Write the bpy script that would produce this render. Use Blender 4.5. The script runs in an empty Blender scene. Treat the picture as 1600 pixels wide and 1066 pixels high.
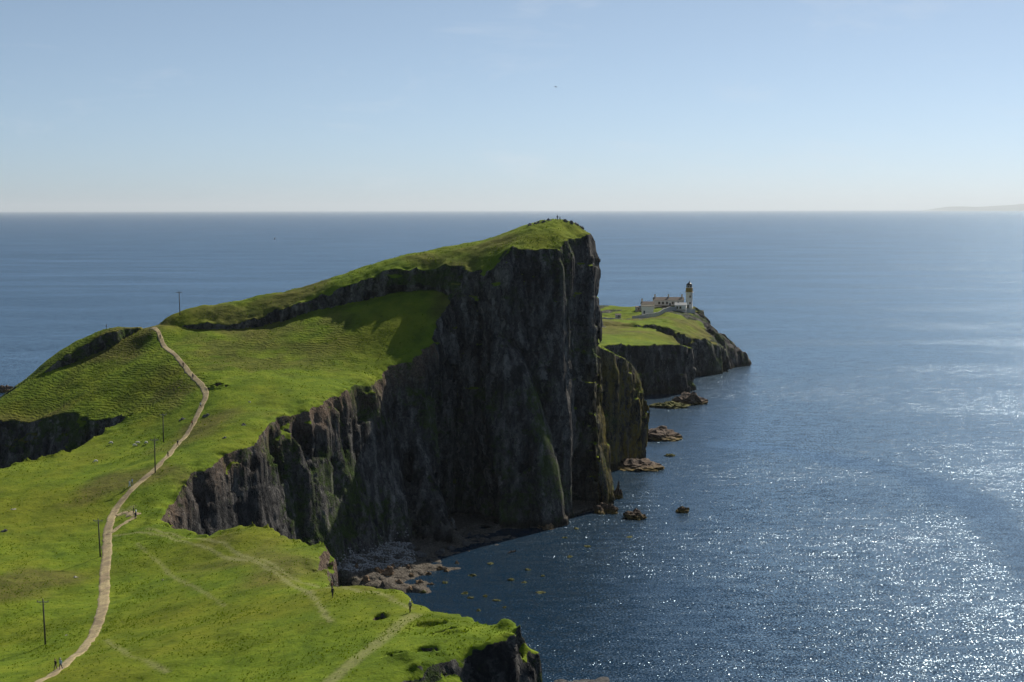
import bpy, bmesh, math, random
import numpy as np
from mathutils import Vector, Matrix
from mathutils.bvhtree import BVHTree

R = math.radians
S = bpy.context.scene
COL = S.collection
random.seed(7)

# ------------------------------------------------------------------ camera
CAM_H = 100.0                      # eye height above the sea, metres
FPX = 2300.0                       # focal length in pixels of a 1600 px wide frame
EYE = 328.0                        # row of the true horizon in that frame
PITCH = math.atan((533 - EYE) / FPX)
cam_data = bpy.data.cameras.new('camera')
cam_data.sensor_width = 36.0
cam_data.lens = 36.0 * FPX / 1600.0
cam_data.clip_start = 1.0
cam_data.clip_end = 600000.0
cam = bpy.data.objects.new('camera', cam_data)
COL.objects.link(cam)
cam.location = (0, 0, CAM_H)
cam.rotation_euler = (math.pi / 2 - PITCH, R(0.08), 0)
S.camera = cam

# ------------------------------------------------------------------ sky, sun, exposure
SUN_AZ = R(32.0)                   # to the right of the view direction (+Y towards +X)
SUN_EL = R(39.5)
world = bpy.data.worlds.new('World')
S.world = world
world.use_nodes = True
wn = world.node_tree
wn.nodes.clear()
w_out = wn.nodes.new('ShaderNodeOutputWorld')
w_bg = wn.nodes.new('ShaderNodeBackground')
w_sky = wn.nodes.new('ShaderNodeTexSky')
w_sky.sky_type = 'NISHITA'
w_sky.sun_disc = False
w_sky.sun_elevation = SUN_EL
w_sky.sun_rotation = SUN_AZ
w_sky.altitude = 1500.0
w_sky.air_density = 0.7
w_sky.dust_density = 1.2
w_sky.ozone_density = 8.0
w_bg.inputs['Strength'].default_value = 0.080
w_hsv = wn.nodes.new('ShaderNodeHueSaturation')
w_hsv.inputs['Saturation'].default_value = 0.70
w_hsv.inputs['Hue'].default_value = 0.484
wn.links.new(w_sky.outputs['Color'], w_hsv.inputs['Color'])
w_tc = wn.nodes.new('ShaderNodeTexCoord')
w_map = wn.nodes.new('ShaderNodeMapping')
w_map.inputs['Rotation'].default_value = (0, R(-14), 0)
w_map.inputs['Scale'].default_value = (2.2, 2.2, 9.0)
w_ns = wn.nodes.new('ShaderNodeTexNoise')
w_ns.inputs['Scale'].default_value = 2.4
w_ns.inputs['Detail'].default_value = 9.0
w_ns.inputs['Roughness'].default_value = 0.70
w_ns.inputs['Distortion'].default_value = 0.5
w_mr = wn.nodes.new('ShaderNodeMapRange')
for i_, v_ in zip((1, 2, 3, 4), (0.54, 0.78, 0.0, 0.30)):
    w_mr.inputs[i_].default_value = v_
w_mix = wn.nodes.new('ShaderNodeMix')
w_mix.data_type = 'RGBA'
w_mix.inputs[7].default_value = (8.6, 9.0, 9.6, 1)
wn.links.new(w_tc.outputs['Generated'], w_map.inputs['Vector'])
wn.links.new(w_map.outputs['Vector'], w_ns.inputs['Vector'])
wn.links.new(w_ns.outputs['Fac'], w_mr.inputs[0])
wn.links.new(w_mr.outputs[0], w_mix.inputs[0])
wn.links.new(w_hsv.outputs['Color'], w_mix.inputs[6])
wn.links.new(w_mix.outputs[2], w_bg.inputs['Color'])
wn.links.new(w_bg.outputs['Background'], w_out.inputs['Surface'])

sun_data = bpy.data.lights.new('sun', 'SUN')
sun_data.energy = 4.8
sun_data.angle = R(0.53)
sun_data.color = (1.0, 0.93, 0.82)
sun = bpy.data.objects.new('sun', sun_data)
COL.objects.link(sun)
sdir = Vector((math.sin(SUN_AZ) * math.cos(SUN_EL), math.cos(SUN_AZ) * math.cos(SUN_EL), math.sin(SUN_EL)))
sun.rotation_euler = sdir.to_track_quat('Z', 'Y').to_euler()

S.view_settings.view_transform = 'Standard'
S.view_settings.look = 'None'
S.view_settings.exposure = 0.14
S.view_settings.gamma = 1.0
S.view_settings.use_curve_mapping = False
S.cycles.max_bounces = 5
S.cycles.diffuse_bounces = 2
S.cycles.glossy_bounces = 3
S.cycles.caustics_reflective = False
S.cycles.caustics_refractive = False
S.cycles.use_denoising = True

# ------------------------------------------------------------------ survey helper
CP, SP = math.cos(PITCH), math.sin(PITCH)


def ray_dir(px, py):
    u = (px - 800) / FPX
    v = (533 - py) / FPX
    return np.array([u, CP + v * SP, -SP + v * CP])


def W(px, py, d):
    """a surveyed point: bearing and dip taken from the photograph, d = its distance north in metres"""
    r = ray_dir(px, py)
    r = r * (d / r[1])
    return (r[0], d, CAM_H + r[2])


def XY(pts):
    out = []
    for p in pts:
        out.append(W(*p)[:2] if len(p) == 3 else p)
    return np.array(out, float)


# ------------------------------------------------------------------ numpy noise
def _hash(ix, iy, iz, seed):
    h = (ix.astype(np.uint32) * np.uint32(374761393) + iy.astype(np.uint32) * np.uint32(668265263)
         + iz.astype(np.uint32) * np.uint32(2147483647) + np.uint32((seed * 974711 + 13) & 0xffffffff))
    h = (h ^ (h >> np.uint32(13))) * np.uint32(1274126177)
    h = h ^ (h >> np.uint32(16))
    return h.astype(np.float32) * np.float32(2.0 / 4294967295.0) - np.float32(1.0)


def vnoise(x, y, z=None, seed=0):
    """smooth value noise, about -1..1"""
    x = np.asarray(x, np.float32)
    y = np.asarray(y, np.float32)
    fx, fy = np.floor(x), np.floor(y)
    ix, iy = fx.astype(np.int64), fy.astype(np.int64)
    tx, ty = x - fx, y - fy
    tx = tx * tx * (3 - 2 * tx)
    ty = ty * ty * (3 - 2 * ty)
    if z is None:
        o = np.zeros_like(ix)
        a = _hash(ix, iy, o, seed); b = _hash(ix + 1, iy, o, seed)
        c = _hash(ix, iy + 1, o, seed); d = _hash(ix + 1, iy + 1, o, seed)
        return (a + (b - a) * tx) * (1 - ty) + (c + (d - c) * tx) * ty
    z = np.asarray(z, np.float32)
    fz = np.floor(z)
    iz = fz.astype(np.int64)
    tz = z - fz
    tz = tz * tz * (3 - 2 * tz)
    r = []
    for k in (0, 1):
        a = _hash(ix, iy, iz + k, seed); b = _hash(ix + 1, iy, iz + k, seed)
        c = _hash(ix, iy + 1, iz + k, seed); d = _hash(ix + 1, iy + 1, iz + k, seed)
        r.append((a + (b - a) * tx) * (1 - ty) + (c + (d - c) * tx) * ty)
    return r[0] * (1 - tz) + r[1] * tz


def fbm(x, y, z=None, octaves=3, seed=0, gain=0.5):
    s, a, t = 0.0, 1.0, 0.0
    for o in range(octaves):
        k = 2.03 ** o
        # turn the lattice between octaves so that no grid lines show
        ca, sa = math.cos(0.7 * o + 0.3), math.sin(0.7 * o + 0.3)
        s = s + a * vnoise((x * ca - y * sa) * k, (x * sa + y * ca) * k, None if z is None else z * k, seed + o * 17)
        t += a
        a *= gain
    return s / t


def cells(x, y, z, seed, zlen):
    """prisms of broken columns: a random value per column and per broken length of it"""
    fx, fy = np.floor(x), np.floor(y)
    best = np.full(x.shape, 9.0, np.float32)
    bi = np.zeros(x.shape, np.int64); bj = np.zeros(x.shape, np.int64)
    zero = np.zeros(x.shape, np.int64)
    for i in (-1, 0, 1):
        for j in (-1, 0, 1):
            cx, cy = (fx + i).astype(np.int64), (fy + j).astype(np.int64)
            dx = cx + 0.5 + 0.45 * _hash(cx, cy, zero, seed) - x
            dy = cy + 0.5 + 0.45 * _hash(cx, cy, zero, seed + 1) - y
            d = (dx * dx + dy * dy).astype(np.float32)
            m = d < best
            best = np.where(m, d, best); bi = np.where(m, cx, bi); bj = np.where(m, cy, bj)
    r = _hash(bi, bj, zero, seed + 2)
    zi = np.floor(z / zlen + 3.0 * r).astype(np.int64)
    return 0.6 * r + 0.4 * _hash(bi, bj, zi, seed + 3)


def sstep(a, b, x):
    t = np.clip((x - a) / (b - a), 0, 1)
    return t * t * (3 - 2 * t)


def poly_sdf(P, X, Y):
    """signed distance to polygon P (negative inside) on arrays X, Y"""
    d2 = np.full(X.shape, 1e12)
    inside = np.zeros(X.shape, bool)
    n = len(P)
    for i in range(n):
        a, b = P[i], P[(i + 1) % n]
        e = b - a
        wx, wy = X - a[0], Y - a[1]
        t = np.clip((wx * e[0] + wy * e[1]) / (e @ e), 0, 1)
        d2 = np.minimum(d2, (wx - e[0] * t) ** 2 + (wy - e[1] * t) ** 2)
        c = (a[1] > Y) != (b[1] > Y)
        with np.errstate(divide='ignore', invalid='ignore'):
            xi = a[0] + (Y - a[1]) / (b[1] - a[1] + 1e-12) * e[0]
        inside ^= c & (X < xi)
    d = np.sqrt(d2)
    return np.where(inside, -d, d)


def line_dist(P, X, Y):
    d2 = np.full(X.shape, 1e12)
    for a, b in zip(P[:-1], P[1:]):
        e = b - a
        wx, wy = X - a[0], Y - a[1]
        t = np.clip((wx * e[0] + wy * e[1]) / (e @ e), 0, 1)
        d2 = np.minimum(d2, (wx - e[0] * t) ** 2 + (wy - e[1] * t) ** 2)
    return np.sqrt(d2)


class Relief:
    """thin-plate surface through surveyed heights"""

    def __init__(self, pts, smooth=0.02):
        P = np.array([p if p[0] == p[0] else p for p in pts], float)
        self.c = P[:, :2]
        self.s = 100.0
        q = self.c / self.s
        n = len(P)
        r2 = ((q[:, None] - q[None]) ** 2).sum(-1)
        K = 0.5 * r2 * np.log(r2 + 1e-12) + smooth * 0.01 * np.eye(n)
        A = np.zeros((n + 3, n + 3))
        A[:n, :n] = K
        A[:n, n] = 1
        A[:n, n + 1:] = q
        A[n:, :n] = A[:n, n:].T
        b = np.zeros(n + 3)
        b[:n] = P[:, 2]
        self.w = np.linalg.solve(A, b)

    def __call__(self, X, Y):
        q = self.c / self.s
        x, y = X / self.s, Y / self.s
        out = self.w[-3] + self.w[-2] * x + self.w[-1] * y
        for i in range(len(q)):
            r2 = (x - q[i, 0]) ** 2 + (y - q[i, 1]) ** 2
            out = out + self.w[i] * 0.5 * r2 * np.log(r2 + 1e-12)
        return out


def smax(a, b, r):
    h = np.clip(0.5 + 0.5 * (a - b) / r, 0, 1)
    return b + (a - b) * h + r * h * (1 - h)


# ------------------------------------------------------------------ surface from a density field
def surface_nets(f, org, vox):
    s = f < 0
    nx, ny, nz = f.shape
    acc = np.zeros((nx - 1, ny - 1, nz - 1), np.int8)
    for i in (0, 1):
        for j in (0, 1):
            for k in (0, 1):
                acc += s[i:nx - 1 + i, j:ny - 1 + j, k:nz - 1 + k]
    act = (acc > 0) & (acc < 8)
    ci = np.nonzero(act)
    n = len(ci[0])
    idx = np.full(act.shape, -1, np.int32)
    idx[ci] = np.arange(n, dtype=np.int32)
    del acc
    cor = {}
    for i in (0, 1):
        for j in (0, 1):
            for k in (0, 1):
                cor[(i, j, k)] = f[ci[0] + i, ci[1] + j, ci[2] + k]
    sm = np.zeros((n, 3), np.float64)
    ct = np.zeros(n)
    for a in cor:
        for ax in range(3):
            if a[ax] == 0:
                b = list(a); b[ax] = 1; b = tuple(b)
                fa, fb = cor[a], cor[b]
                m = (fa < 0) != (fb < 0)
                t = np.where(m, fa / np.where(m, fa - fb, 1), 0)
                for c in range(3):
                    sm[:, c] += np.where(m, (a[c] + (t if c == ax else 0)), 0)
                ct += m
    V = sm / ct[:, None] + np.stack(ci, 1)
    V = V * vox + np.array(org)
    F = []
    # quads round every crossed edge
    for ax in range(3):
        sl0 = [slice(1, -1)] * 3; sl1 = [slice(1, -1)] * 3
        sl0[ax] = slice(0, -1); sl1[ax] = slice(1, None)
        a, b = s[tuple(sl0)], s[tuple(sl1)]
        for flip in (False, True):
            e = np.nonzero((a & ~b) if not flip else (~a & b))
            if not len(e[0]):
                continue
            p = [e[0].copy(), e[1].copy(), e[2].copy()]
            for c in range(3):
                if c != ax:
                    p[c] += 1
            o1, o2 = (ax + 1) % 3, (ax + 2) % 3
            q = []
            for d1, d2 in ((0, 0), (1, 0), (1, 1), (0, 1)):
                t = [p[0], p[1], p[2]]
                t[o1] = t[o1] - 1 + d1
                t[o2] = t[o2] - 1 + d2
                q.append(idx[t[0], t[1], t[2]])
            q = np.stack(q, 1)
            F.append(q[:, ::-1] if flip else q)
    return V, np.concatenate(F)


def mesh_from(name, V, F, smooth=True):
    me = bpy.data.meshes.new(name)
    V = np.asarray(V, np.float32)
    F = np.asarray(F, np.int32)
    me.vertices.add(len(V))
    me.vertices.foreach_set('co', V.ravel())
    k = F.shape[1]
    me.loops.add(F.size)
    me.loops.foreach_set('vertex_index', F.ravel())
    me.polygons.add(len(F))
    me.polygons.foreach_set('loop_start', np.arange(0, F.size, k, dtype=np.int32))
    me.polygons.foreach_set('loop_total', np.full(len(F), k, np.int32))
    if smooth:
        me.polygons.foreach_set('use_smooth', np.ones(len(F), bool))
    me.update(calc_edges=True)
    return me


def vattr(me, name, vals):
    a = me.attributes.new(name, 'FLOAT', 'POINT')
    a.data.foreach_set('value', np.asarray(vals, np.float32))


def put(name, me, mat=None, parent=None, kind=None, label=None, cat=None, group=None):
    o = bpy.data.objects.new(name, me)
    COL.objects.link(o)
    if mat is not None and me is not None and not me.materials:
        me.materials.append(mat)
    if parent is not None:
        o.parent = parent
    if kind:
        o['kind'] = kind
    if label:
        o['label'] = label
    if cat:
        o['category'] = cat
    if group:
        o['group'] = group
    return o


# ------------------------------------------------------------------ material helpers
class NT:
    def __init__(self, name):
        self.m = bpy.data.materials.new(name)
        self.m.use_nodes = True
        self.t = self.m.node_tree
        self.t.nodes.clear()
        self.out = self.t.nodes.new('ShaderNodeOutputMaterial')
        self.b = self.t.nodes.new('ShaderNodeBsdfPrincipled')
        self.t.links.new(self.b.outputs[0], self.out.inputs[0])

    def n(self, typ, **kw):
        nd = self.t.nodes.new('ShaderNode' + typ)
        for k, v in kw.items():
            setattr(nd, k, v)
        return nd

    def link(self, a, b):
        self.t.links.new(a, b)

    def inp(self, sock, v):
        if hasattr(v, 'is_linked') or isinstance(v, bpy.types.NodeSocket):
            self.t.links.new(v, sock)
        else:
            sock.default_value = v

    def math(self, op, a, b=0.0, c=0.0, clamp=False):
        nd = self.n('Math', operation=op, use_clamp=clamp)
        self.inp(nd.inputs[0], a); self.inp(nd.inputs[1], b); self.inp(nd.inputs[2], c)
        return nd.outputs[0]

    def attr(self, name):
        return self.n('Attribute', attribute_name=name).outputs['Fac']

    def pos(self):
        return self.n('NewGeometry').outputs['Position']

    def mapped(self, vec, scale=(1, 1, 1), rot=(0, 0, 0), loc=(0, 0, 0)):
        nd = self.n('Mapping')
        self.inp(nd.inputs['Vector'], vec)
        nd.inputs['Scale'].default_value = scale
        nd.inputs['Rotation'].default_value = rot
        nd.inputs['Location'].default_value = loc
        return nd.outputs[0]

    def noise(self, vec, scale, detail=3.0, rough=0.55, dist=0.0, out='Fac'):
        nd = self.n('TexNoise')
        self.inp(nd.inputs['Vector'], vec)
        nd.inputs['Scale'].default_value = scale
        nd.inputs['Detail'].default_value = detail
        nd.inputs['Roughness'].default_value = rough
        nd.inputs['Distortion'].default_value = dist
        return nd.outputs[out]

    def ramp(self, fac, stops, interp='LINEAR'):
        nd = self.n('ValToRGB')
        self.inp(nd.inputs[0], fac)
        cr = nd.color_ramp
        cr.interpolation = interp
        while len(cr.elements) < len(stops):
            cr.elements.new(0.5)
        for e, (p, c) in zip(cr.elements, stops):
            e.position = p
            e.color = (c[0], c[1], c[2], 1) if not isinstance(c, (int, float)) else (c, c, c, 1)
        return nd.outputs[0]

    def mix(self, fac, a, b, mode='MIX'):
        nd = self.n('Mix', data_type='RGBA', blend_type=mode)
        self.inp(nd.inputs[0], fac)
        for i, v in ((6, a), (7, b)):
            if isinstance(v, tuple):
                nd.inputs[i].default_value = (v[0], v[1], v[2], 1)
            else:
                self.inp(nd.inputs[i], v)
        return nd.outputs[2]

    def mapr(self, v, a, b, c=0.0, d=1.0, smooth=True):
        nd = self.n('MapRange', interpolation_type='SMOOTHSTEP' if smooth else 'LINEAR')
        self.inp(nd.inputs[0], v)
        for i, x in zip((1, 2, 3, 4), (a, b, c, d)):
            nd.inputs[i].default_value = x
        return nd.outputs[0]

    def bump(self, h, dist, strength=1.0, normal=None):
        nd = self.n('Bump')
        self.inp(nd.inputs['Height'], h)
        nd.inputs['Distance'].default_value = dist
        nd.inputs['Strength'].default_value = strength
        if normal is not None:
            self.link(normal, nd.inputs['Normal'])
        return nd.outputs[0]

    def set(self, **kw):
        for k, v in kw.items():
            k = k.replace('_', ' ')
            s = self.b.inputs[k]
            if isinstance(v, tuple) and len(v) == 3 and s.type == 'RGBA':
                v = (v[0], v[1], v[2], 1)
            self.inp(s, v)
        return self.m


def plain(name, col, rough=0.8, var=0.12, scale=6.0, metallic=0.0):
    """painted / woven / weathered surface: colour broken up by a fine noise"""
    t = NT(name)
    p = t.n('TexCoord').outputs['Object']
    f = t.noise(p, scale, 4.0)
    c = t.mix(f, tuple(x * (1 - var) for x in col), tuple(min(1, x * (1 + var)) for x in col))
    return t.set(Base_Color=c, Roughness=rough, Metallic=metallic)


def land_material():
    t = NT('grass_and_basalt')
    p = t.pos()
    grass = t.attr('grass')
    ter = t.attr('terrace')
    nrm = t.n('NewGeometry').outputs['Normal']
    # ---- turf
    n_big = t.noise(p, 0.028, 4.0, 0.6)
    n_mid = t.noise(p, 0.16, 5.0, 0.62)
    n_fine = t.noise(p, 1.3, 4.0, 0.65)
    g = t.ramp(n_mid, [(0.28, (0.068, 0.112, 0.011)), (0.5, (0.126, 0.183, 0.015)), (0.72, (0.195, 0.243, 0.022))])
    g = t.mix(t.mapr(n_big, 0.42, 0.66), g, t.ramp(n_mid, [(0.3, (0.105, 0.135, 0.012)), (0.7, (0.18, 0.20, 0.018))]))
    dry = t.attr('dry')
    g = t.mix(t.math('MULTIPLY', dry, t.mapr(n_fine, 0.25, 0.6, 0.55, 1.0)), g,
              t.ramp(n_mid, [(0.3, (0.085, 0.078, 0.025)), (0.7, (0.15, 0.125, 0.040))]))
    worn = t.attr('worn')
    g = t.mix(t.math('MULTIPLY', worn, t.mapr(n_fine, 0.3, 0.6, 0.6, 1.0)), g, (0.25, 0.25, 0.10))
    g = t.mix(t.mapr(n_fine, 0.55, 0.72, 0.0, 0.6), g, (0.040, 0.058, 0.010))
    g = t.mix(t.mapr(t.noise(p, 0.55, 5.0, 0.7), 0.61, 0.72, 0.0, 0.6), g, (0.035, 0.058, 0.010))
    g = t.mix(t.mapr(t.noise(p, 0.75, 4.0, 0.7), 0.63, 0.74, 0.0, 0.45), g, (0.21, 0.20, 0.06))
    # ---- rock
    wv = t.n('VectorMath', operation='ADD')
    t.link(p, wv.inputs[0])
    ws = t.n('VectorMath', operation='SCALE')
    t.link(t.noise(p, 0.5, 3.0, 0.6, 0.0, 'Color'), ws.inputs[0])
    ws.inputs['Scale'].default_value = 3.2
    t.link(ws.outputs[0], wv.inputs[1])
    pr = t.mapped(wv.outputs[0], scale=(1, 1, 0.26))

    def vor(scale, feat):
        nd = t.n('TexVoronoi', feature=feat)
        t.link(pr, nd.inputs['Vector'])
        nd.inputs['Scale'].default_value = scale
        return nd
    crack = t.math('MULTIPLY', t.mapr(vor(0.42, 'DISTANCE_TO_EDGE').outputs['Distance'], 0.0, 0.10), t.mapr(vor(0.95, 'DISTANCE_TO_EDGE').outputs['Distance'], 0.0, 0.12, 0.35, 1.0))
    blockv = t.n('SeparateXYZ')
    t.link(vor(0.42, 'F1').outputs['Color'], blockv.inputs[0])
    r_big = t.noise(pr, 0.07, 4.0, 0.6)
    r_mid = t.noise(pr, 0.40, 7.0, 0.68)
    r_fine = t.noise(p, 1.7, 6.0, 0.7)
    tone = t.math('ADD', t.math('MULTIPLY', r_mid, 0.68), t.math('ADD', t.math('MULTIPLY', blockv.outputs[0], 0.10), t.math('MULTIPLY', r_big, 0.30)))
    rk = t.ramp(tone, [(0.36, (0.015, 0.016, 0.019)), (0.48, (0.054, 0.053, 0.053)), (0.57, (0.145, 0.138, 0.13)), (0.66, (0.31, 0.29, 0.26)), (0.76, (0.50, 0.47, 0.43))])
    crack = t.math('MAXIMUM', crack, t.mapr(t.noise(p, 0.3, 4.0, 0.6), 0.46, 0.60))
    rk = t.mix(t.math('MULTIPLY', t.math('SUBTRACT', 1.0, crack), 0.6), rk, (0.02, 0.02, 0.021))
    rib = t.noise(t.mapped(wv.outputs[0], scale=(1, 1, 0.10)), 0.16, 4.0, 0.6)
    rk = t.mix(t.mapr(rib, 0.55, 0.70, 0.0, 0.4), rk, t.ramp(r_fine, [(0.3, (0.08, 0.08, 0.075)), (0.7, (0.34, 0.33, 0.30))]))
    brown = t.ramp(r_fine, [(0.32, (0.06, 0.042, 0.030)), (0.66, (0.34, 0.24, 0.165))])
    rk = t.mix(t.math('MULTIPLY', t.attr('rim'), t.mapr(r_big, 0.35, 0.55, 0.2, 0.95)), rk, brown)
    rk = t.mix(t.mapr(t.noise(p, 0.35, 5.0, 0.7), 0.60, 0.70, 0.0, 0.6), rk, (0.30, 0.29, 0.26))       # lichen and guano
    rk = t.mix(t.math('MULTIPLY', t.attr('lichen'), t.mapr(r_mid, 0.38, 0.62)), rk, (0.21, 0.165, 0.035))
    moss = t.mapr(t.math('ADD', t.math('MULTIPLY', t.noise(p, 0.045, 3.0, 0.6), 0.8), t.math('MULTIPLY', t.noise(p, 0.5, 6.0, 0.75), 0.6)), 0.70, 0.82)
    sep = t.n('SeparateXYZ'); t.link(nrm, sep.inputs[0])
    mossm = t.math('MULTIPLY', moss, t.mapr(sep.outputs[2], -0.25, 0.35))
    rk = t.mix(t.math('MULTIPLY', mossm, 0.85), rk, t.ramp(r_fine, [(0.3, (0.030, 0.060, 0.010)), (0.7, (0.095, 0.15, 0.022))]))
    sp = t.n('SeparateXYZ'); t.link(p, sp.inputs[0])
    wet = t.mapr(t.math('ADD', sp.outputs[2], t.math('MULTIPLY', r_mid, -3.0)), -0.6, 2.0, 1.0, 0.0)
    rk = t.mix(t.math('MULTIPLY', wet, 0.8), rk, (0.030, 0.027, 0.020))
    bch = t.attr('beach')
    rk = t.mix(t.math('MULTIPLY', bch, 0.9), rk, t.ramp(r_fine, [(0.3, (0.085, 0.072, 0.055)), (0.5, (0.19, 0.165, 0.135)), (0.7, (0.36, 0.32, 0.27))]))
    # ---- where one gives way to the other
    edge = t.math('ADD', grass, t.math('MULTIPLY', t.math('SUBTRACT', t.noise(p, 0.9, 5.0, 0.7), 0.5), 0.75))
    gm = t.mapr(edge, 0.42, 0.58)
    col = t.mix(gm, rk, g)
    # ---- relief
    warp = t.noise(p, 0.035, 3.0, 0.5)
    hgt = t.math('ADD', sp.outputs[2], t.math('MULTIPLY', warp, 5.0))
    hgt = t.math('ADD', hgt, t.math('MULTIPLY', t.noise(p, 0.22, 5.0, 0.68), 3.0))
    saw = t.math('PINGPONG', t.math('MULTIPLY', hgt, 1.5), 0.5)
    tuss = t.noise(p, 0.75, 5.0, 0.65)
    gh = t.math('ADD', t.math('MULTIPLY', tuss, 0.5), t.math('MULTIPLY', t.math('MULTIPLY', saw, t.math('MULTIPLY', ter, t.mapr(t.noise(p, 0.12, 4.0, 0.6), 0.38, 0.58, 0.25, 1.0))), 2.3))
    b1 = t.bump(gh, 0.75, 1.0)
    rh = t.math('ADD', t.math('ADD', t.noise(pr, 0.7, 8.0, 0.7), t.math('MULTIPLY', t.noise(p, 0.5, 8.0, 0.72), 0.8)), t.math('ADD', t.math('MULTIPLY', crack, 0.2), t.math('MULTIPLY', blockv.outputs[1], 0.5)))
    b2 = t.bump(rh, 1.7, 1.0)
    nm = t.n('Mix', data_type='VECTOR')
    t.link(gm, nm.inputs[0]); t.link(b2, nm.inputs[4]); t.link(b1, nm.inputs[5])
    t.link(nm.outputs[1], t.b.inputs['Normal'])
    return t.set(Base_Color=col, Roughness=0.95, Specular_IOR_Level=0.05)


# ------------------------------------------------------------------ the survey of the headland
# meadow, terrace and knoll: rim of the ground, walked from the near promontory round the bay to the head
LOW_RIM = XY([
    (-24, 130), (-18, 165), (612, 1050, 179), (640, 1028, 183), (700, 1004, 187), (760, 992, 189), (806, 992, 191),
    (812, 985, 195), (790, 974, 200), (720, 957, 206), (650, 935, 219), (570, 908, 237), (518, 905, 246), (497, 880, 264), (487, 850, 281),
    (430, 825, 295), (370, 815, 303), (300, 823, 310), (256, 812, 317), (240, 800, 324), (252, 778, 336), (290, 748, 348),
    (340, 715, 362), (400, 682, 377), (440, 652, 394), (530, 612, 417), (600, 577, 446), (655, 550, 453), (666, 537, 461),
    (690, 505, 474), (704, 488, 479), (-6, 492), (20, 505), (10, 545), (-40, 548), (-100, 520), (-128, 505), (-150, 498), (-180, 488),
    (-215, 470), (-215, 130)])
LOW_PTS = [W(*p) for p in [
    (87, 1048, 210), (640, 957, 212), (67, 1006, 243), (152, 868, 303), (180, 800, 334), (241, 738, 356), (255, 690, 392),
    (313, 634, 411), (325, 615, 418), (300, 587, 436), (270, 551, 457), (240, 518, 478), (228, 512, 490), (237, 511, 486),
    (0, 742, 374), (100, 715, 390), (150, 690, 404), (200, 655, 419), (0, 900, 288), (0, 1066, 212), (300, 1066, 196),
    (300, 950, 245), (450, 1000, 206), (400, 880, 268), (230, 900, 284),
    (620, 1035, 182), (700, 1003, 187), (800, 990, 191), (560, 1060, 179), (790, 975, 199), (720, 958, 206), (650, 935, 219),
    (570, 908, 237), (515, 905, 246), (490, 852, 281), (430, 827, 295), (370, 817, 303), (300, 825, 310), (245, 810, 320),
    (250, 775, 338), (290, 745, 348), (400, 680, 377), (440, 650, 394), (530, 610, 417), (600, 575, 446), (650, 548, 455),
    (716, 480, 474), (690, 500, 468), (370, 518, 481), (432, 507, 484), (470, 494, 487), (520, 482, 487), (617, 464, 481), (690, 470, 476),
    (450, 560, 453), (350, 560, 455), (560, 530, 462), (420, 620, 412), (350, 660, 390),
    (0, 650, 450), (60, 652, 445), (100, 640, 438), (150, 648, 432), (200, 641, 428), (240, 610, 436), (150, 590, 458), (60, 615, 460),
    (205, 545, 476), (110, 575, 472), (165, 552, 476), (0, 622, 474), (40, 595, 478), (260, 530, 476), (300, 522, 480)]]
LOW_PTS += [(-90, 515, 54), (-40, 520, 66), (10, 520, 70), (-150, 505, 36), (-185, 490, 28), (-185, 400, 27), (-190, 300, 27), (-190, 200, 30),
            (-100, 140, 40), (-30, 140, 46), (-200, 455, 30), (30, 470, 66)]
GULLY = XY([(-230, 462), (0, 652, 451), (60, 653, 445), (100, 641, 438), (150, 651, 432), (190, 643, 428), (212, 640, 425), (216, 645, 421),
            (195, 664, 416), (-115, 404), (-120, 392), (-132, 378), (-160, 369), (-230, 360)])
HEAD_RIM = XY([
    (255, 513, 484), (300, 508, 484), (360, 502, 486), (407, 486, 488), (445, 479, 489), (495, 462, 489), (545, 441, 489), (617, 420, 486),
    (680, 417, 487), (725, 420, 479), (752, 421, 472), (776, 411, 470), (791, 388, 469), (824, 386, 473), (875, 388, 476), (888, 372, 481),
    (903, 366, 488), (914, 366, 494), (920, 374, 503), (22, 522), (12, 540), (-20, 544), (-60, 536), (-95, 520), (-118, 505), (-123, 492)])
HEAD_PTS = [W(*p) for p in [
    (257, 512, 484), (300, 507, 484), (360, 502, 486), (407, 485, 488), (445, 478, 489), (495, 461, 489), (545, 440, 489), (617, 419, 486),
    (680, 416, 482), (735, 419, 476), (758, 419, 473), (776, 410, 471), (791, 387, 471), (824, 385, 473), (875, 387, 476), (888, 371, 481),
    (905, 365, 488), (920, 366, 494), (926, 375, 503),
    (245, 505, 494), (280, 491, 500), (340, 478, 505), (400, 465, 507), (500, 440, 510), (600, 410, 511), (700, 387, 508), (780, 370, 505),
    (830, 351, 502), (875, 342, 500), (900, 347, 500), (915, 357, 500)]]
HEAD_PTS += [(20, 522, 86), (10, 540, 78), (-20, 545, 72), (-60, 536, 62), (-95, 522, 54), (-120, 505, 52)]
KNOLL_RIM = XY([(60, 590, 474), (100, 560, 478), (135, 537, 481), (163, 522, 483), (180, 524, 484), (190, 518, 488), (215, 513, 491),
                (-118, 505), (-137, 506), (-165, 500), (-175, 488)])
KNOLL_PTS = [W(*p) for p in [(165, 513, 488), (200, 510, 490), (225, 511, 490), (135, 534, 481), (100, 557, 478), (60, 585, 475), (120, 531, 490), (75, 561, 488),
             (40, 592, 484)]]
KNOLL_PTS += [(-137, 506, 54), (-165, 500, 42), (-115, 505, 57)]
BUTT_RIM = XY([(20, 540), (936, 540, 556), (950, 549, 562), (975, 562, 572), (992, 578, 580), (1008, 600, 585), (50, 606), (30, 660), (-40, 660), (-40, 540)])
BUTT_PTS = [W(*p) for p in [(936, 540, 556), (950, 549, 562), (975, 562, 572), (992, 578, 580), (1008, 600, 585)]]
BUTT_PTS += [(30, 600, 47), (0, 640, 44), (-40, 600, 50), (50, 606, 26)]
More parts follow.
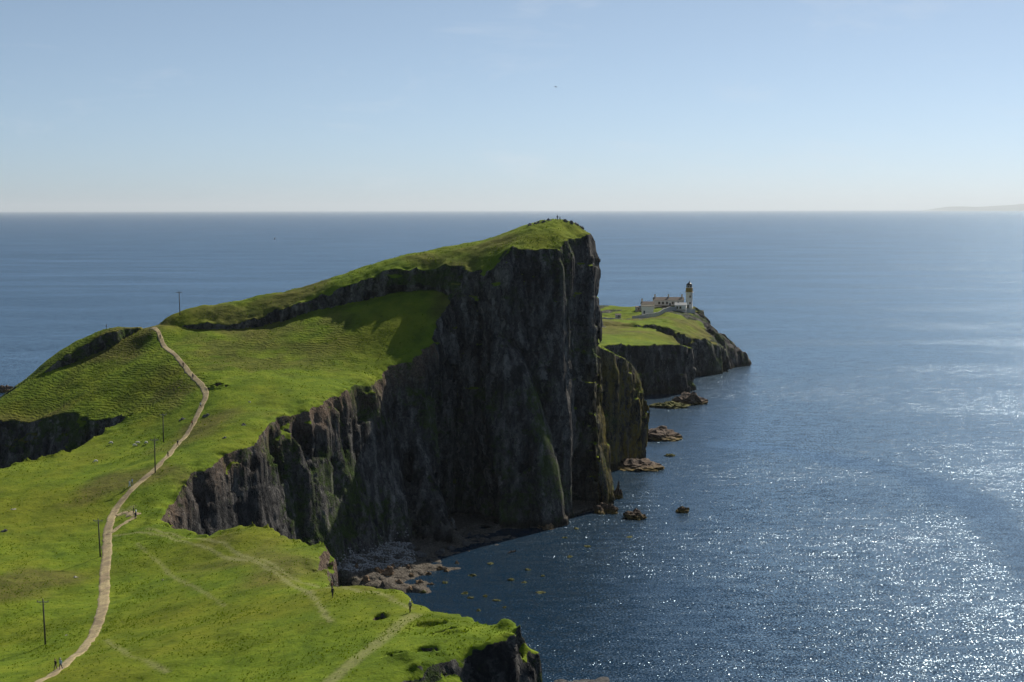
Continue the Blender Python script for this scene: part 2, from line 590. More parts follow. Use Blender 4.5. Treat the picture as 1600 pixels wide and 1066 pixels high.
SHORE_RIM = XY([(480, 840, 420), (505, 870, 400), (520, 905, 392), (600, 940, 380), (690, 946, 378), (735, 925, 388), (770, 890, 410), (800, 868, 426), (870, 835, 450),
                (960, 812, 474), (975, 795, 492), (40, 510), (-40, 470)])
SHORE_PTS = [(x, y, z) for (x, y), z in zip(XY([(510, 850, 425), (540, 860, 418), (560, 895, 398), (640, 885, 404), (620, 912, 394), (700, 935, 383),
             (690, 880, 412), (720, 855, 434), (780, 880, 418), (850, 835, 450), (950, 805, 480), (600, 840, 436), (975, 790, 495)]),
             [4.0, 3.2, 2.4, 1.2, 1.0, -0.9, 0.5, 0.4, -1.8, -1.6, -1.6, 2.2, -1.8])]

RECESS = np.array([(-23, 450), (-17, 436), (-5, 436), (-4, 458), (-9, 472), (-19, 476), (-26, 464)], float)
CLEFT = np.array([(21, 492), (17, 478), (22, 474), (27, 484), (25, 494)], float)


def spur(pts, wid, k, seed):
    """a rock rib running down and out from a cliff; pts = surveyed crest points from high to low"""
    C = np.array([W(*p) for p in pts])
    T = np.gradient(C[:, :2], axis=0)
    T /= np.linalg.norm(T, axis=1)[:, None]
    N = np.stack([-T[:, 1], T[:, 0]], 1)
    w = np.linspace(wid[0], wid[1], len(C))[:, None]
    rim = np.concatenate([C[:, :2] + N * w, (C[:, :2] - N * w)[::-1]])
    rel = [tuple(c) for c in C]
    for sgn in (1, -1):
        rel += [(x, y, z - 0.8 * ww) for (x, y), z, ww in zip(C[:, :2] + sgn * N * w, C[:, 2], w[:, 0])]
    return Solid(rim, rel, k, 1.5, 8, seed, 1.5, 2.0)


PATH_PX = [(40, 1078), (60, 1064), (87, 1049), (120, 1022), (147, 985), (159, 950), (163, 900), (166, 860), (168, 828), (178, 800), (200, 770),
           (241, 733), (262, 712), (277, 693), (300, 664), (312, 640), (321, 618), (315, 602), (301, 588), (286, 570), (268, 549), (250, 527), (237, 512)]


class Solid:
    def __init__(self, rim, pts, k, rough=2.0, scale=18.0, seed=1, lip=1.2, tuss=1.0, slump=0.0, blocky=None):
        self.slump = slump
        self.blocky = blocky
        self.rim, self.rel, self.k, self.rough, self.scale, self.seed, self.lip, self.tuss = rim, Relief(pts), k, rough, scale, seed, lip, tuss

    def plan(self, X, Y):
        sd = poly_sdf(self.rim, X, Y)
        sd = sd + self.rough * fbm(X / self.scale, Y / self.scale, None, 3, self.seed)
        top = self.rel(X, Y)
        lipf = sstep(-8, 1, sd) * self.slump
        top = top - lipf * (0.7 + 2.6 * np.maximum(fbm(X / 7, Y / 7, None, 2, self.seed + 41) + 0.1, 0) + 1.2 * np.maximum(fbm(X / 2.5, Y / 2.5, None, 2, self.seed + 43), 0))
        top = top + self.tuss * (0.55 * fbm(X / 14, Y / 14, None, 3, self.seed + 5) + 0.22 * fbm(X / 2.6, Y / 2.6, None, 2, self.seed + 9))
        if self.blocky:
            x0, y0, amp = self.blocky
            m = sstep(x0, x0 + 14, X) * sstep(y0, y0 + 20, Y)
            top = top + m * amp * (cells(X / 7, Y / 7, X * 0, self.seed + 61, 1.0) + 0.6 * cells(X / 3.2, Y / 3.2, X * 0, self.seed + 71, 1.0))
        return sd, top


def build_land(name, solids, carves, lo, hi, vox, mat, col_amp=1.0):
    nx, ny, nz = [int((h - l) / vox) + 1 for l, h in zip(lo, hi)]
    xs = lo[0] + np.arange(nx) * vox
    ys = lo[1] + np.arange(ny) * vox
    zs = (lo[2] + np.arange(nz) * vox).astype(np.float32)
    X, Y = np.meshgrid(xs, ys, indexing='ij')
    f = np.full((nx, ny, nz), 50.0, np.float32)
    topmap = np.full((nx, ny), -50.0)
    for s in solids:
        sd, top = s.plan(X, Y)
        topmap = np.maximum(topmap, np.where(sd < 3.0, top, -50))
        keep = np.nonzero((sd < 30).any(1))[0]
        a, b = keep[0], keep[-1] + 1
        sdb = sd[a:b].astype(np.float32)[:, :, None]
        tp = top[a:b].astype(np.float32)[:, :, None]
        dz = zs[None, None, :] - tp
        side = sdb + s.k * np.minimum(dz, 0)
        fs = smax(dz, side, np.float32(s.lip))
        f[a:b] = np.minimum(f[a:b], fs)
    for rim, k, zt, zb, wob, roof in carves:
        sd = poly_sdf(rim, X, Y) + wob * fbm(X / 9, Y / 9, None, 3, 91)
        cut = sd.astype(np.float32)[:, :, None] + k * np.maximum(zt - zs, 0)[None, None, :]
        cut = np.maximum(cut, (zb - zs)[None, None, :])
        if roof is not None:
            cut = np.maximum(cut, (zs - roof)[None, None, :] * 0.7)
        f = np.maximum(f, -cut)
    # rock relief in a band round the surface, only where it is steep
    gz = np.empty_like(f)
    gz[:, :, 1:] = (f[:, :, 1:] - f[:, :, :-1]) / vox
    gz[:, :, 0] = gz[:, :, 1]
    band = np.nonzero((np.abs(f) < 8.5) & (gz < 0.8))
    m = 1 - sstep(0.35, 0.8, gz[band])
    bx, by, bz = xs[band[0]], ys[band[1]], zs[band[2]]
    dep = topmap[band[0], band[1]] - bz
    # buttresses and clefts, broken columns, blocks, ledges
    n = 6.5 * fbm(bx / 15, by / 15, bz / 60, 3, 31)
    rb = 1 - 2 * np.abs(fbm(bx / 11, by / 11, bz / 55, 2, 37)) ** 0.8
    n = n - 2.8 * rb
    cx = bx + 1.6 * vnoise(bz / 8, by / 14, None, 3)
    cy = by + 1.6 * vnoise(bz / 7, bx / 14, None, 5)
    n = n + 2.3 * cells(cx / 6.0, cy / 6.0, bz, 301, 15.0) + 1.5 * cells(cx / 2.6, cy / 2.6, bz, 311, 6.0)
    n = n + 0.45 * vnoise(bx / 1.3, by / 1.3, bz / 1.8, 45)
    lz = (bz + 5.0 * vnoise(bx / 16, by / 16, None, 47)) / 10.0
    lay = np.floor(lz)
    on = sstep(-0.15, 0.45, vnoise(bx / 9 + lay * 7.3, by / 9 + lay * 3.1, None, 53))
    n = n + 2.4 * on * (0.5 - (lz - lay))
    n = n * (0.3 + 0.7 * sstep(0, 10, dep))
    f[band] += (col_amp * m * n).astype(np.float32)
    V, F = surface_nets(f, lo, vox)
    del f, gz
    # leave out what lies under the sea bed and the cut sides of the block
    fz = V[F][:, :, 2].max(1)
    F = F[fz > lo[2] + vox * 2]
    used = np.zeros(len(V), bool)
    used[F.ravel()] = True
    ren = np.cumsum(used) - 1
    V, F = V[used], ren[F]
    me = mesh_from(name, V, F)
    me.materials.append(mat)
    nr = np.empty(len(V) * 3, np.float32)
    me.vertices.foreach_get('normal', nr)
    nr = nr.reshape(-1, 3)
    return me, V, nr


def smooth_attr(F, vals, n, times):
    for _ in range(times):
        acc = np.zeros(n); cnt = np.zeros(n)
        q = vals[F].mean(1)
        for c in range(4):
            np.add.at(acc, F[:, c], q); np.add.at(cnt, F[:, c], 1)
        vals = acc / np.maximum(cnt, 1)
    return vals


M_LAND = land_material()
LAND_LO, LAND_HI, VOX = (-190.0, 158.0, -3.0), (66.0, 640.0, 100.5), 0.62
low = Solid(LOW_RIM, LOW_PTS, 0.24, 3.0, 14, 3, 2.2, 1.0, 0.55)
head = Solid(HEAD_RIM, HEAD_PTS, 0.075, 3.2, 12, 11, 1.0, 1.7, 0.8)
knoll = Solid(KNOLL_RIM, KNOLL_PTS, 0.25, 1.5, 10, 17)
butt = Solid(BUTT_RIM, BUTT_PTS, 0.05, 2.0, 12, 23)
shore = Solid(SHORE_RIM, SHORE_PTS, 1.2, 3.0, 8, 29, 0.6, 3.0, 0.0, (-100, 300, 0.75))
spurs = [spur([(640, 620, 452), (655, 690, 447), (685, 775, 441), (712, 822, 437), (725, 850, 432)], (3.0, 3.0), 0.22, 201),
         spur([(780, 500, 470), (815, 560, 466), (845, 650, 463), (860, 740, 460), (866, 815, 458)], (3.5, 4.0), 0.20, 207),
         spur([(905, 560, 490), (925, 640, 489), (938, 720, 488), (942, 790, 486)], (3.0, 3.0), 0.18, 213),
         spur([(770, 620, 466), (775, 700, 461), (778, 780, 458), (780, 822, 456)], (2.5, 3.0), 0.18, 219),
         spur([(455, 690, 394), (470, 760, 402), (488, 830, 408), (500, 870, 406)], (3.0, 2.5), 0.16, 223)]
def on_relief(px, py):
    # where a bearing meets the surveyed relief the mesh was grown from
    r = ray_dir(px, py)
    t = np.linspace(120, 560, 1800)
    q = low.rel(r[0] / r[1] * t, t) - (CAM_H + r[2] / r[1] * t)
    i = int(np.argmax(q > 0))
    return r[0] / r[1] * t[i], t[i], CAM_H + r[2] / r[1] * t[i]


SLIPS = []
for x0, x1, py, back in [(672, 726, 987, 1.1), (652, 692, 1008, 1.3), (606, 652, 1020, 1.3), (655, 700, 972, 0.7), (585, 604, 965, 0.6), (340, 372, 706, 0.8), (300, 325, 742, 0.8), (326, 357, 604, 1.7), (462, 500, 641, 0.8), (560, 596, 596, 0.9)]:
    A, B = on_relief(x0, py), on_relief(x1, py - 2)
    t_ = np.array([B[0] - A[0], B[1] - A[1]]); t_ /= np.linalg.norm(t_)
    n_ = np.array([t_[1], -t_[0]]) if t_[0] > 0 else np.array([-t_[1], t_[0]])
    A2, B2 = np.array(A[:2]), np.array(B[:2])
    M2 = (A2 + B2) / 2 - n_ * 1.0
    SLIPS.append((np.array([A2 + n_ * 1.6, A2, M2, B2, B2 + n_ * 1.6, (A2 + B2) / 2 + n_ * 2.2]), 0.3, 0.0, min(A[2], B[2]) - back, 1.1, None))
me, V, nr = build_land('headland', [low, head, knoll, butt, shore] + spurs, [(GULLY, 0.32, 46.0, -1.0, 5.0, None), 
    (RECESS, 0.0, 0.0, 1.0, 3.0, 50.0), (CLEFT, 0.0, 0.0, 1.0, 2.0, 62.0)] + SLIPS, LAND_LO, LAND_HI, VOX, M_LAND)
print('headland', len(V), len(me.polygons))
noise = fbm(V[:, 0] / 6, V[:, 1] / 6, V[:, 2] / 6, 3, 61)
g = sstep(0.52, 0.74, nr[:, 2] + 0.13 * noise) * sstep(7.0, 11.0, V[:, 2] + 2 * noise)
ztop0 = low.rel(V[:, 0], V[:, 1])
g = g * (1 - 0.8 * sstep(4, 9, ztop0 - V[:, 2]) * (V[:, 0] > -95) * (V[:, 1] > 330) * (V[:, 1] < 472))
vattr(me, 'grass', g)
g_attr = g
fi = np.empty(len(me.polygons) * 4, np.int32)
me.polygons.foreach_get('vertices', fi)
FACES = fi.reshape(-1, 4)
me.polygons.foreach_set('use_smooth', g[FACES].mean(1) > 0.25)
kn = (1 - sstep(-6, 10, poly_sdf(XY([(0, 600, 480), (165, 530, 484), (236, 520, 480), (316, 612, 424), (250, 650, 418), (200, 650, 424), (0, 670, 440), (-170, 460)]), V[:, 0], V[:, 1])))
te = 0.45 * (1 - sstep(-10, 10, poly_sdf(XY([(262, 545, 464), (300, 520, 480), (560, 480, 486), (540, 560, 450), (400, 600, 430), (330, 590, 436)]), V[:, 0], V[:, 1])))
vattr(me, 'terrace', np.maximum(kn, te))
rim_d = np.minimum(np.abs(poly_sdf(LOW_RIM, V[:, 0], V[:, 1])), 60)
ztop = low.rel(V[:, 0], V[:, 1])
vattr(me, 'rim', 0.85 * (1 - sstep(1.5, 12.0, ztop - V[:, 2] + 5 * noise)) * (V[:, 1] > 200) * (V[:, 1] < 460) * (V[:, 0] > -95) * (V[:, 0] < -20))
vattr(me, 'lichen', sstep(24, 32, V[:, 0]) * sstep(60, 30, V[:, 2]))
dry = sstep(0.0, 0.5, fbm(V[:, 0] / 22, V[:, 1] / 22, None, 3, 71)) * 0.8
dry = np.maximum(dry, te * 1.3 * sstep(-0.3, 0.2, noise)) * (V[:, 1] > 230)
vattr(me, 'dry', dry)
TRACKS = [([(170, 838), (215, 832), (262, 838), (320, 855), (380, 875), (440, 900), (480, 925), (515, 975)], 0.55, 0.9),
          ([(230, 826), (290, 836), (350, 850), (420, 880), (500, 915), (600, 930), (640, 948)], 0.5, 0.8),
          ([(214, 850), (250, 882), (300, 917), (350, 945)], 0.4, 0.7), ([(165, 1000), (200, 1024), (260, 1052)], 0.45, 0.7),
          ([(645, 962), (610, 985), (575, 1015), (540, 1045), (500, 1075)], 1.5, 0.8), ([(180, 790), (195, 800), (205, 790)], 1.2, 0.7)]
worn = np.zeros(len(V))
for pts, wd, k in TRACKS:
    g3 = []
    for px, py in pts:
        g3.append(on_relief(px, py)[:2])
    dd = line_dist(np.array(g3), V[:, 0], V[:, 1])
    worn = np.maximum(worn, k * (1 - sstep(wd * 0.4, wd * 1.3, dd + 0.4 * noise)))
vattr(me, 'worn', worn)
vattr(me, 'beach', (1 - sstep(-1, 4, poly_sdf(SHORE_RIM, V[:, 0], V[:, 1]))) * sstep(6.5, 4.0, V[:, 2]) * sstep(0.3, 0.7, nr[:, 2]))
headland = put('headland', me, kind='structure', label='grassy headland with dark basalt sea cliffs')

dg = bpy.context.evaluated_depsgraph_get()
bvh = BVHTree.FromPolygons([tuple(v) for v in V], [tuple(p.vertices) for p in me.polygons])


def cast(px, py):
    """ground point on the bearing of a surveyed pixel"""
    d = Vector(ray_dir(px, py)).normalized()
    h = bvh.ray_cast(Vector((0, 0, CAM_H)), d)
    return h[0]


def drop(x, y):
    h = bvh.ray_cast(Vector((x, y, 130)), Vector((0, 0, -1)))
    return h[0].z if h[0] is not None else 0.0


# ------------------------------------------------------------------ the lighthouse point
FRONT_RIM = XY([(-60, 640), (10, 655), (30, 700), (45, 775), (945, 541, 788), (1000, 541, 793), (1040, 539, 797), (1062, 539, 801), (1078, 543, 806), (100, 818), (98, 835),
                (93, 850), (1030, 522, 868), (1018, 512, 884), (60, 930), (-60, 900)])
FRONT_PTS = [W(*p) for p in [(940, 541, 786), (1000, 541, 793), (1060, 539, 801), (1078, 543, 806), (1000, 528, 835), (1045, 528, 850), (940, 520, 850), (1000, 512, 890)]]
FRONT_PTS += [(-60, 640, 40), (0, 700, 30), (-60, 800, 30), (-60, 900, 34), (100, 840, 21)]
POINT_RIM = XY([(-60, 860), (40, 880), (1008, 506, 888), (1030, 505, 893), (1046, 512, 892), (1056, 522, 886), (1070, 522, 884), (1082, 524, 883), (1105, 531, 893), (1126, 540, 905), (1131, 546, 918),
                (1128, 535, 950), (1116, 515, 985), (1104, 497, 1005), (1092, 488, 1022), (118, 1055), (60, 1075), (-60, 1060)])
POINT_PTS = [W(*p) for p in [(1008, 506, 888), (1030, 505, 893), (1056, 519, 890), (1082, 524, 883), (1105, 531, 893), (1128, 540, 905), (1130, 535, 950), (1116, 514, 985),
             (1104, 496, 1003), (1077, 482, 1000), (1092, 485, 1010), (1060, 484, 990), (1040, 489, 975), (1020, 495, 965), (1000, 499, 955), (955, 498, 965), (966, 495, 980),
             (940, 500, 940), (940, 477, 1045), (985, 480, 1035), (1030, 478, 1010), (1010, 483, 1000), (1045, 502, 920), (1080, 508, 930), (1090, 500, 965), (1020, 508, 905)]]
POINT_PTS += [(-60, 900, 34), (-60, 1060, 30), (60, 1080, 28), (120, 1060, 24)]
TIP_RIM = XY([(1110, 520, 960), (1128, 545, 925), (1145, 545, 940), (1160, 556, 945), (1168, 564, 945), (1171, 566, 952), (155, 970), (140, 990), (120, 1000)])
TIP_PTS = [W(*p) for p in [(1128, 533, 930), (1145, 543, 945), (1160, 555, 948), (1168, 562, 948), (1114, 517, 975)]]
TIP_PTS += [(150, 985, 5), (125, 1000, 16)]
front = Solid(FRONT_RIM, FRONT_PTS, 0.05, 2.5, 20, 103)
point = Solid(POINT_RIM, POINT_PTS, 0.10, 5.0, 16, 113, 1.0, 2.4, 0.8, (118, 880, 2.6))
tip = Solid(TIP_RIM, TIP_PTS, 0.45, 5.0, 10, 123, 0.8, 3.0, 0.0, (90, 880, 2.4))
me2, V2, nr2 = build_land('lighthouse_point', [front, point, tip], [], (-62.0, 636.0, -3.0), (176.0, 1082.0, 44.0), 1.05, M_LAND, 1.0)
noise = fbm(V2[:, 0] / 8, V2[:, 1] / 8, V2[:, 2] / 8, 3, 61)
rocky = 1 - sstep(-8, 4, poly_sdf(TIP_RIM, V2[:, 0], V2[:, 1]))
rocky = np.maximum(rocky, sstep(119, 132, V2[:, 0] + 6 * noise))
rocky = np.maximum(rocky, 0.9 * sstep(0.12, 0.35, fbm(V2[:, 0] / 18, V2[:, 1] / 30, None, 3, 171)) * sstep(860, 880, V2[:, 1]))
vattr(me2, 'grass', sstep(0.55, 0.78, nr2[:, 2] + 0.16 * noise) * sstep(5.0, 8.0, V2[:, 2] + 2 * noise) * (1 - rocky))
for nm, arr in (('terrace', 0), ('beach', 0), ('rim', 0), ('lichen', 0), ('worn', 0)):
    vattr(me2, nm, np.full(len(V2), arr))
vattr(me2, 'dry', 0.9 * sstep(-0.1, 0.4, fbm(V2[:, 0] / 30, V2[:, 1] / 30, None, 3, 77)))
put('lighthouse_point', me2, kind='structure', label='low grassy point with dark cliffs below the lighthouse')
bvh2 = BVHTree.FromPolygons([tuple(v) for v in V2], [tuple(p.vertices) for p in me2.polygons])

# ------------------------------------------------------------------ sea
def sea_material():
    t = NT('sea_water')
    p = t.pos()
    w1 = t.noise(t.mapped(p, scale=(1, 0.6, 1), rot=(0, 0, R(-20))), 2.3, 4.0, 0.62, 0.3, 'Color')
    w2 = t.noise(t.mapped(p, scale=(0.4, 1, 1), rot=(0, 0, R(-25))), 0.30, 3.0, 0.5, 0.2, 'Color')
    calm = t.attr('slick')
    gust = t.mapr(t.noise(t.mapped(p, scale=(1, 2.4, 1), rot=(0, 0, R(8))), 0.0035, 6.0, 0.65), 0.36, 0.64, 0.7, 1.15)
    streak = t.mapr(t.noise(t.mapped(p, scale=(0.22, 2.0, 1), rot=(0, 0, R(9))), 0.0042, 5.0, 0.6), 0.58, 0.68)
    gust = t.math('MULTIPLY', gust, t.math('SUBTRACT', 1.0, t.math('MULTIPLY', streak, 0.55)))
    amp = t.math('MULTIPLY', gust, t.math('SUBTRACT', 1.0, t.math('MULTIPLY', calm, 0.65)))

    def vec(op, a, b):
        nd = t.n('VectorMath', operation=op)
        for i, v in enumerate((a, b)):
            if isinstance(v, tuple):
                nd.inputs[i].default_value = v
            else:
                t.link(v, nd.inputs[i])
        return nd

    def scaled(v, k):
        nd = t.n('VectorMath', operation='SCALE')
        t.link(v, nd.inputs[0])
        t.inp(nd.inputs['Scale'], k)
        return nd.outputs[0]
    s1 = scaled(vec('SUBTRACT', w1, (0.5, 0.5, 0.5)).outputs[0], 2.3)
    s2 = scaled(vec('SUBTRACT', w2, (0.5, 0.5, 0.5)).outputs[0], 0.55)
    sl = scaled(vec('ADD', s1, s2).outputs[0], amp)
    sl = vec('MULTIPLY', sl, (1, 1, 0)).outputs[0]
    nn = t.n('VectorMath', operation='NORMALIZE')
    t.link(vec('ADD', sl, (0, 0, 1)).outputs[0], nn.inputs[0])
    fr = t.n('Fresnel')
    fr.inputs['IOR'].default_value = 1.33
    t.link(nn.outputs[0], fr.inputs['Normal'])
    gl = t.n('BsdfGlossy')
    gl.inputs['Color'].default_value = (0.68, 0.85, 1.0, 1)
    gl.inputs['Roughness'].default_value = 0.19
    t.link(nn.outputs[0], gl.inputs['Normal'])
    df = t.n('BsdfDiffuse')
    df.inputs['Color'].default_value = (0.005, 0.022, 0.046, 1)
    mx = t.n('MixShader')
    t.link(t.math('MINIMUM', fr.outputs[0], 0.52), mx.inputs[0])
    t.link(df.outputs[0], mx.inputs[1])
    t.link(gl.outputs[0], mx.inputs[2])
    t.link(mx.outputs[0], t.out.inputs[0])
    t.t.nodes.remove(t.b)
    return t.m


SLICK = [W(px, py, CAM_H * FPX / (py - EYE))[:2] for px, py in
         [(1150, 697), (1260, 712), (1340, 727), (1400, 740), (1470, 765), (1530, 800), (1600, 862), (1680, 940)]]


def build_sea():
    def axis(a, b, step, far, growth=1.35):
        c = list(np.arange(a, b + 0.1, step))
        s, v = step, c[-1]
        while v < far:
            s *= growth; v += s; c.append(v)
        s, v = step, c[0]
        while v > -far:
            s *= growth; v -= s; c.insert(0, v)
        return np.array(c)
    xs = axis(-250, 500, 6, 260000)
    ys = axis(250, 1100, 6, 260000)
    X, Y = np.meshgrid(xs, ys, indexing='ij')
    V = np.stack([X.ravel(), Y.ravel(), np.zeros(X.size)], 1)
    nx, ny = X.shape
    i = (np.arange(nx - 1)[:, None] * ny + np.arange(ny - 1)[None]).ravel()
    F = np.stack([i, i + ny, i + ny + 1, i + 1], 1)
    me = mesh_from('sea', V, F)
    d = line_dist(np.array(SLICK), V[:, 0], V[:, 1]) + 5 * fbm(V[:, 0] / 25, V[:, 1] / 25, None, 2, 5)
    vattr(me, 'slick', 1 - sstep(5, 13, d))
    return me


put('sea', build_sea(), sea_material(), kind='structure', label='open blue sea')


# ------------------------------------------------------------------ mesh building blocks
class MB:
    """collects boxes, tubes and turned shapes; build() links them as one mesh object"""

    def __init__(self):
        self.bm = bmesh.new()

    def box(self, c, size, rz=0.0, bevel=0.0):
        m = Matrix.Translation(c) @ Matrix.Rotation(rz, 4, 'Z') @ Matrix.Diagonal((size[0], size[1], size[2], 1))
        r = bmesh.ops.create_cube(self.bm, size=1.0, matrix=m)
        if bevel:
            es = list({e for v in r['verts'] for e in v.link_edges})
            bmesh.ops.bevel(self.bm, geom=es, offset=bevel, segments=1, affect='EDGES')
        return self

    def turned(self, prof, c=(0, 0, 0), seg=20, cap=True):
        rings = []
        for r, z in prof:
            rings.append([self.bm.verts.new((c[0] + r * math.cos(2 * math.pi * i / seg), c[1] + r * math.sin(2 * math.pi * i / seg), c[2] + z)) for i in range(seg)])
        for a, b in zip(rings[:-1], rings[1:]):
            for i in range(seg):
                j = (i + 1) % seg
                self.bm.faces.new((a[i], a[j], b[j], b[i]))
        if cap:
            self.bm.faces.new(rings[0][::-1])
            self.bm.faces.new(rings[-1])
        return self

    def rod(self, a, b, r0, r1=None, seg=8):
        r1 = r0 if r1 is None else r1
        a, b = Vector(a), Vector(b)
        z = (b - a).normalized()
        x = z.orthogonal().normalized()
        y = z.cross(x)
        ra, rb = [], []
        for i in range(seg):
            t = 2 * math.pi * i / seg
            d = x * math.cos(t) + y * math.sin(t)
            ra.append(self.bm.verts.new(a + d * r0)); rb.append(self.bm.verts.new(b + d * r1))
        for i in range(seg):
            j = (i + 1) % seg
            self.bm.faces.new((ra[i], ra[j], rb[j], rb[i]))
        self.bm.faces.new(ra[::-1]); self.bm.faces.new(rb)
        return self

    def prism(self, poly, y0, y1):
        """poly of (x, z) pushed from y0 to y1"""
        a = [self.bm.verts.new((x, y0, z)) for x, z in poly]
        b = [self.bm.verts.new((x, y1, z)) for x, z in poly]
        n = len(poly)
        self.bm.faces.new(a); self.bm.faces.new(b[::-1])
        for i in range(n):
            j = (i + 1) % n
            self.bm.faces.new((a[j], a[i], b[i], b[j]))
        return self

    def mesh(self, name, mat, smooth=False):
        bmesh.ops.recalc_face_normals(self.bm, faces=self.bm.faces)
        me = bpy.data.meshes.new(name)
        self.bm.to_mesh(me)
        self.bm.free()
        if mat is not None:
            me.materials.append(mat)
        if smooth:
            for p in me.polygons:
                p.use_smooth = True
        return me

    def build(self, name, mat, parent=None, smooth=False, **kw):
        return put(name, self.mesh(name, mat, smooth), None, parent, **kw)


def empty(name, loc, rz=0.0, label=None, cat=None, group=None):
    o = bpy.data.objects.new(name, None)
    COL.objects.link(o)
    o.location = loc
    o.rotation_euler = (0, 0, rz)
    o.empty_display_size = 0.2
    if label:
        o['label'] = label
    if cat:
        o['category'] = cat
    if group:
        o['group'] = group
    return o


def ground(px, py):
    """stand a thing where the photograph shows its foot: the point of the ground on that bearing"""
    d = Vector(ray_dir(px, py)).normalized()
    o = Vector((0, 0, CAM_H))
    best = None
    for t in (bvh, bvh2):
        h = t.ray_cast(o, d)
        if h[0] is not None and (best is None or h[3] < best[3]):
            best = h
    if best is None:                       # on the sea
        k = -CAM_H / d.z
        return o + d * k
    return best[0]


# ------------------------------------------------------------------ the gravel path
def gravel_material():
    t = NT('path_gravel')
    p = t.pos()
    f = t.noise(p, 2.2, 5.0, 0.7)
    b = t.noise(p, 0.35, 4.0, 0.6)
    c = t.ramp(f, [(0.25, (0.20, 0.15, 0.075)), (0.5, (0.36, 0.285, 0.14)), (0.75, (0.50, 0.41, 0.235))])
    c = t.mix(t.mapr(b, 0.42, 0.60, 0.0, 0.7), c, (0.20, 0.145, 0.085))
    c = t.mix(t.mapr(t.noise(p, 0.9, 4.0, 0.65), 0.56, 0.64, 0.0, 0.6), c, (0.11, 0.12, 0.03))
    t.link(t.bump(f, 0.08, 0.8), t.b.inputs['Normal'])
    return t.set(Base_Color=c, Roughness=0.95)


def spline(P, step):
    """Catmull-Rom through the points, resampled every `step` metres"""
    P = np.array(P, float)
    Q = np.vstack([2 * P[0] - P[1], P, 2 * P[-1] - P[-2]])
    out = []
    for i in range(1, len(Q) - 2):
        n = max(2, int(np.linalg.norm(Q[i + 1] - Q[i]) / step))
        t = np.linspace(0, 1, n, endpoint=False)[:, None]
        a, b, c, d = Q[i - 1], Q[i], Q[i + 1], Q[i + 2]
        out.append(0.5 * (2 * b + (c - a) * t + (2 * a - 5 * b + 4 * c - d) * t ** 2 + (3 * b - a - 3 * c + d) * t ** 3))
    out.append(P[-1:])
    return np.concatenate(out)


def ribbon(name, pts, width, mat, label, rag=0.13, lift=0.10, seed=0):
    P = spline([tuple(p)[:2] for p in pts], 0.7)
    T = np.gradient(P, axis=0)
    T /= np.linalg.norm(T, axis=1)[:, None]
    N = np.stack([-T[:, 1], T[:, 0]], 1)
    L = np.cumsum(np.r_[0, np.linalg.norm(np.diff(P, axis=0), axis=1)])
    rows = []
    W_ = np.interp(L, np.linspace(0, L[-1], len(width)), width)
    us = (-1.25, -1.0, -0.6, -0.2, 0.2, 0.6, 1.0, 1.25)
    z0 = np.array([drop(*q) for q in P])
    for u in us:
        sgn = seed + (3 if u < 0 else 7)
        w = W_ * 0.5 * (1 + rag * vnoise(L / 2.5, L * 0 + sgn, None, 9) + 0.6 * rag * vnoise(L / 0.9, L * 0 + sgn, None, 5))
        q = P + N * (u * w)[:, None]
        z = np.array([drop(*a) for a in q])
        k = np.ones(7) / 7
        z = np.maximum(z, np.convolve(np.pad(z, 3, 'edge'), k, 'valid'))
        z = z + (lift if abs(u) <= 1 else -0.15)
        rows.append(np.column_stack([q, z]))
    V = np.stack(rows, 1).reshape(-1, 3)
    n, m = len(P), len(us)
    i = (np.arange(n - 1)[:, None] * m + np.arange(m - 1)[None]).ravel()
    F = np.stack([i, i + 1, i + m + 1, i + m], 1)
    return put(name, mesh_from(name, V, F[:, ::-1]), mat, kind='structure', label=label)


M_GRAVEL = gravel_material()
path_pts = [ground(px, py) for px, py in PATH_PX]
first = path_pts[0]
ribbon('path', path_pts, [1.4, 1.6, 1.85, 1.9, 1.75, 1.5, 1.5, 1.5, 1.4, 1.4], M_GRAVEL, 'pale gravel footpath winding over the green saddle')
ribbon('path', [ground(*p) for p in [(167, 835), (185, 822), (200, 813), (211, 807)]], [1.2, 1.0, 0.9, 1.4], M_GRAVEL, 'short bare spur of path to the cliff edge', 0.4, 0.08, 20)
ribbon('path', [ground(*p) for p in [(181, 806), (192, 801), (203, 801), (212, 805)]], [0.8, 1.6, 2.2, 1.6], M_GRAVEL, 'bare trodden earth beside the path', 0.4, 0.06, 30)


# ------------------------------------------------------------------ utility poles
M_POLE = plain('weathered_pole_timber', (0.075, 0.065, 0.055), 0.9, 0.3, 3.0)
M_ARM = plain('grey_crossarm_steel', (0.16, 0.16, 0.16), 0.6, 0.2, 3.0)
M_INS = plain('brown_porcelain', (0.10, 0.06, 0.04), 0.3, 0.1, 9.0)


def utility_pole(px, py, top_py, tilt, label):
    g = ground(px, py)
    h = (py - top_py) / FPX * g.y * 1.01
    e = empty('utility_pole', g, 0.0, label, 'pole', 'utility poles along the path')
    MB().rod((0, 0, -0.4), (tilt * h, 0, h), 0.16, 0.11, 10).build('shaft', M_POLE, e, True)
    top = tilt * h
    MB().box((top, -0.14, h - 0.35), (2.0, 0.1, 0.13)).build('crossarm', M_ARM, e)
    MB().rod((top - 0.6, -0.14, h - 0.42), (top * 0.98, -0.12, h - 1.05), 0.025).build('brace', M_ARM, e)
    MB().rod((top + 0.6, -0.14, h - 0.42), (top * 0.98, -0.12, h - 1.05), 0.025).build('brace', M_ARM, e)
    for dx in (-0.9, 0.0, 0.9):
        MB().turned([(0.03, 0), (0.03, 0.08), (0.08, 0.09), (0.07, 0.16), (0.09, 0.18), (0.05, 0.26)],
                    (top + dx, -0.14, h - 0.285 if dx else h + 0.01), 8).build('insulator', M_INS, e, True)
    return e


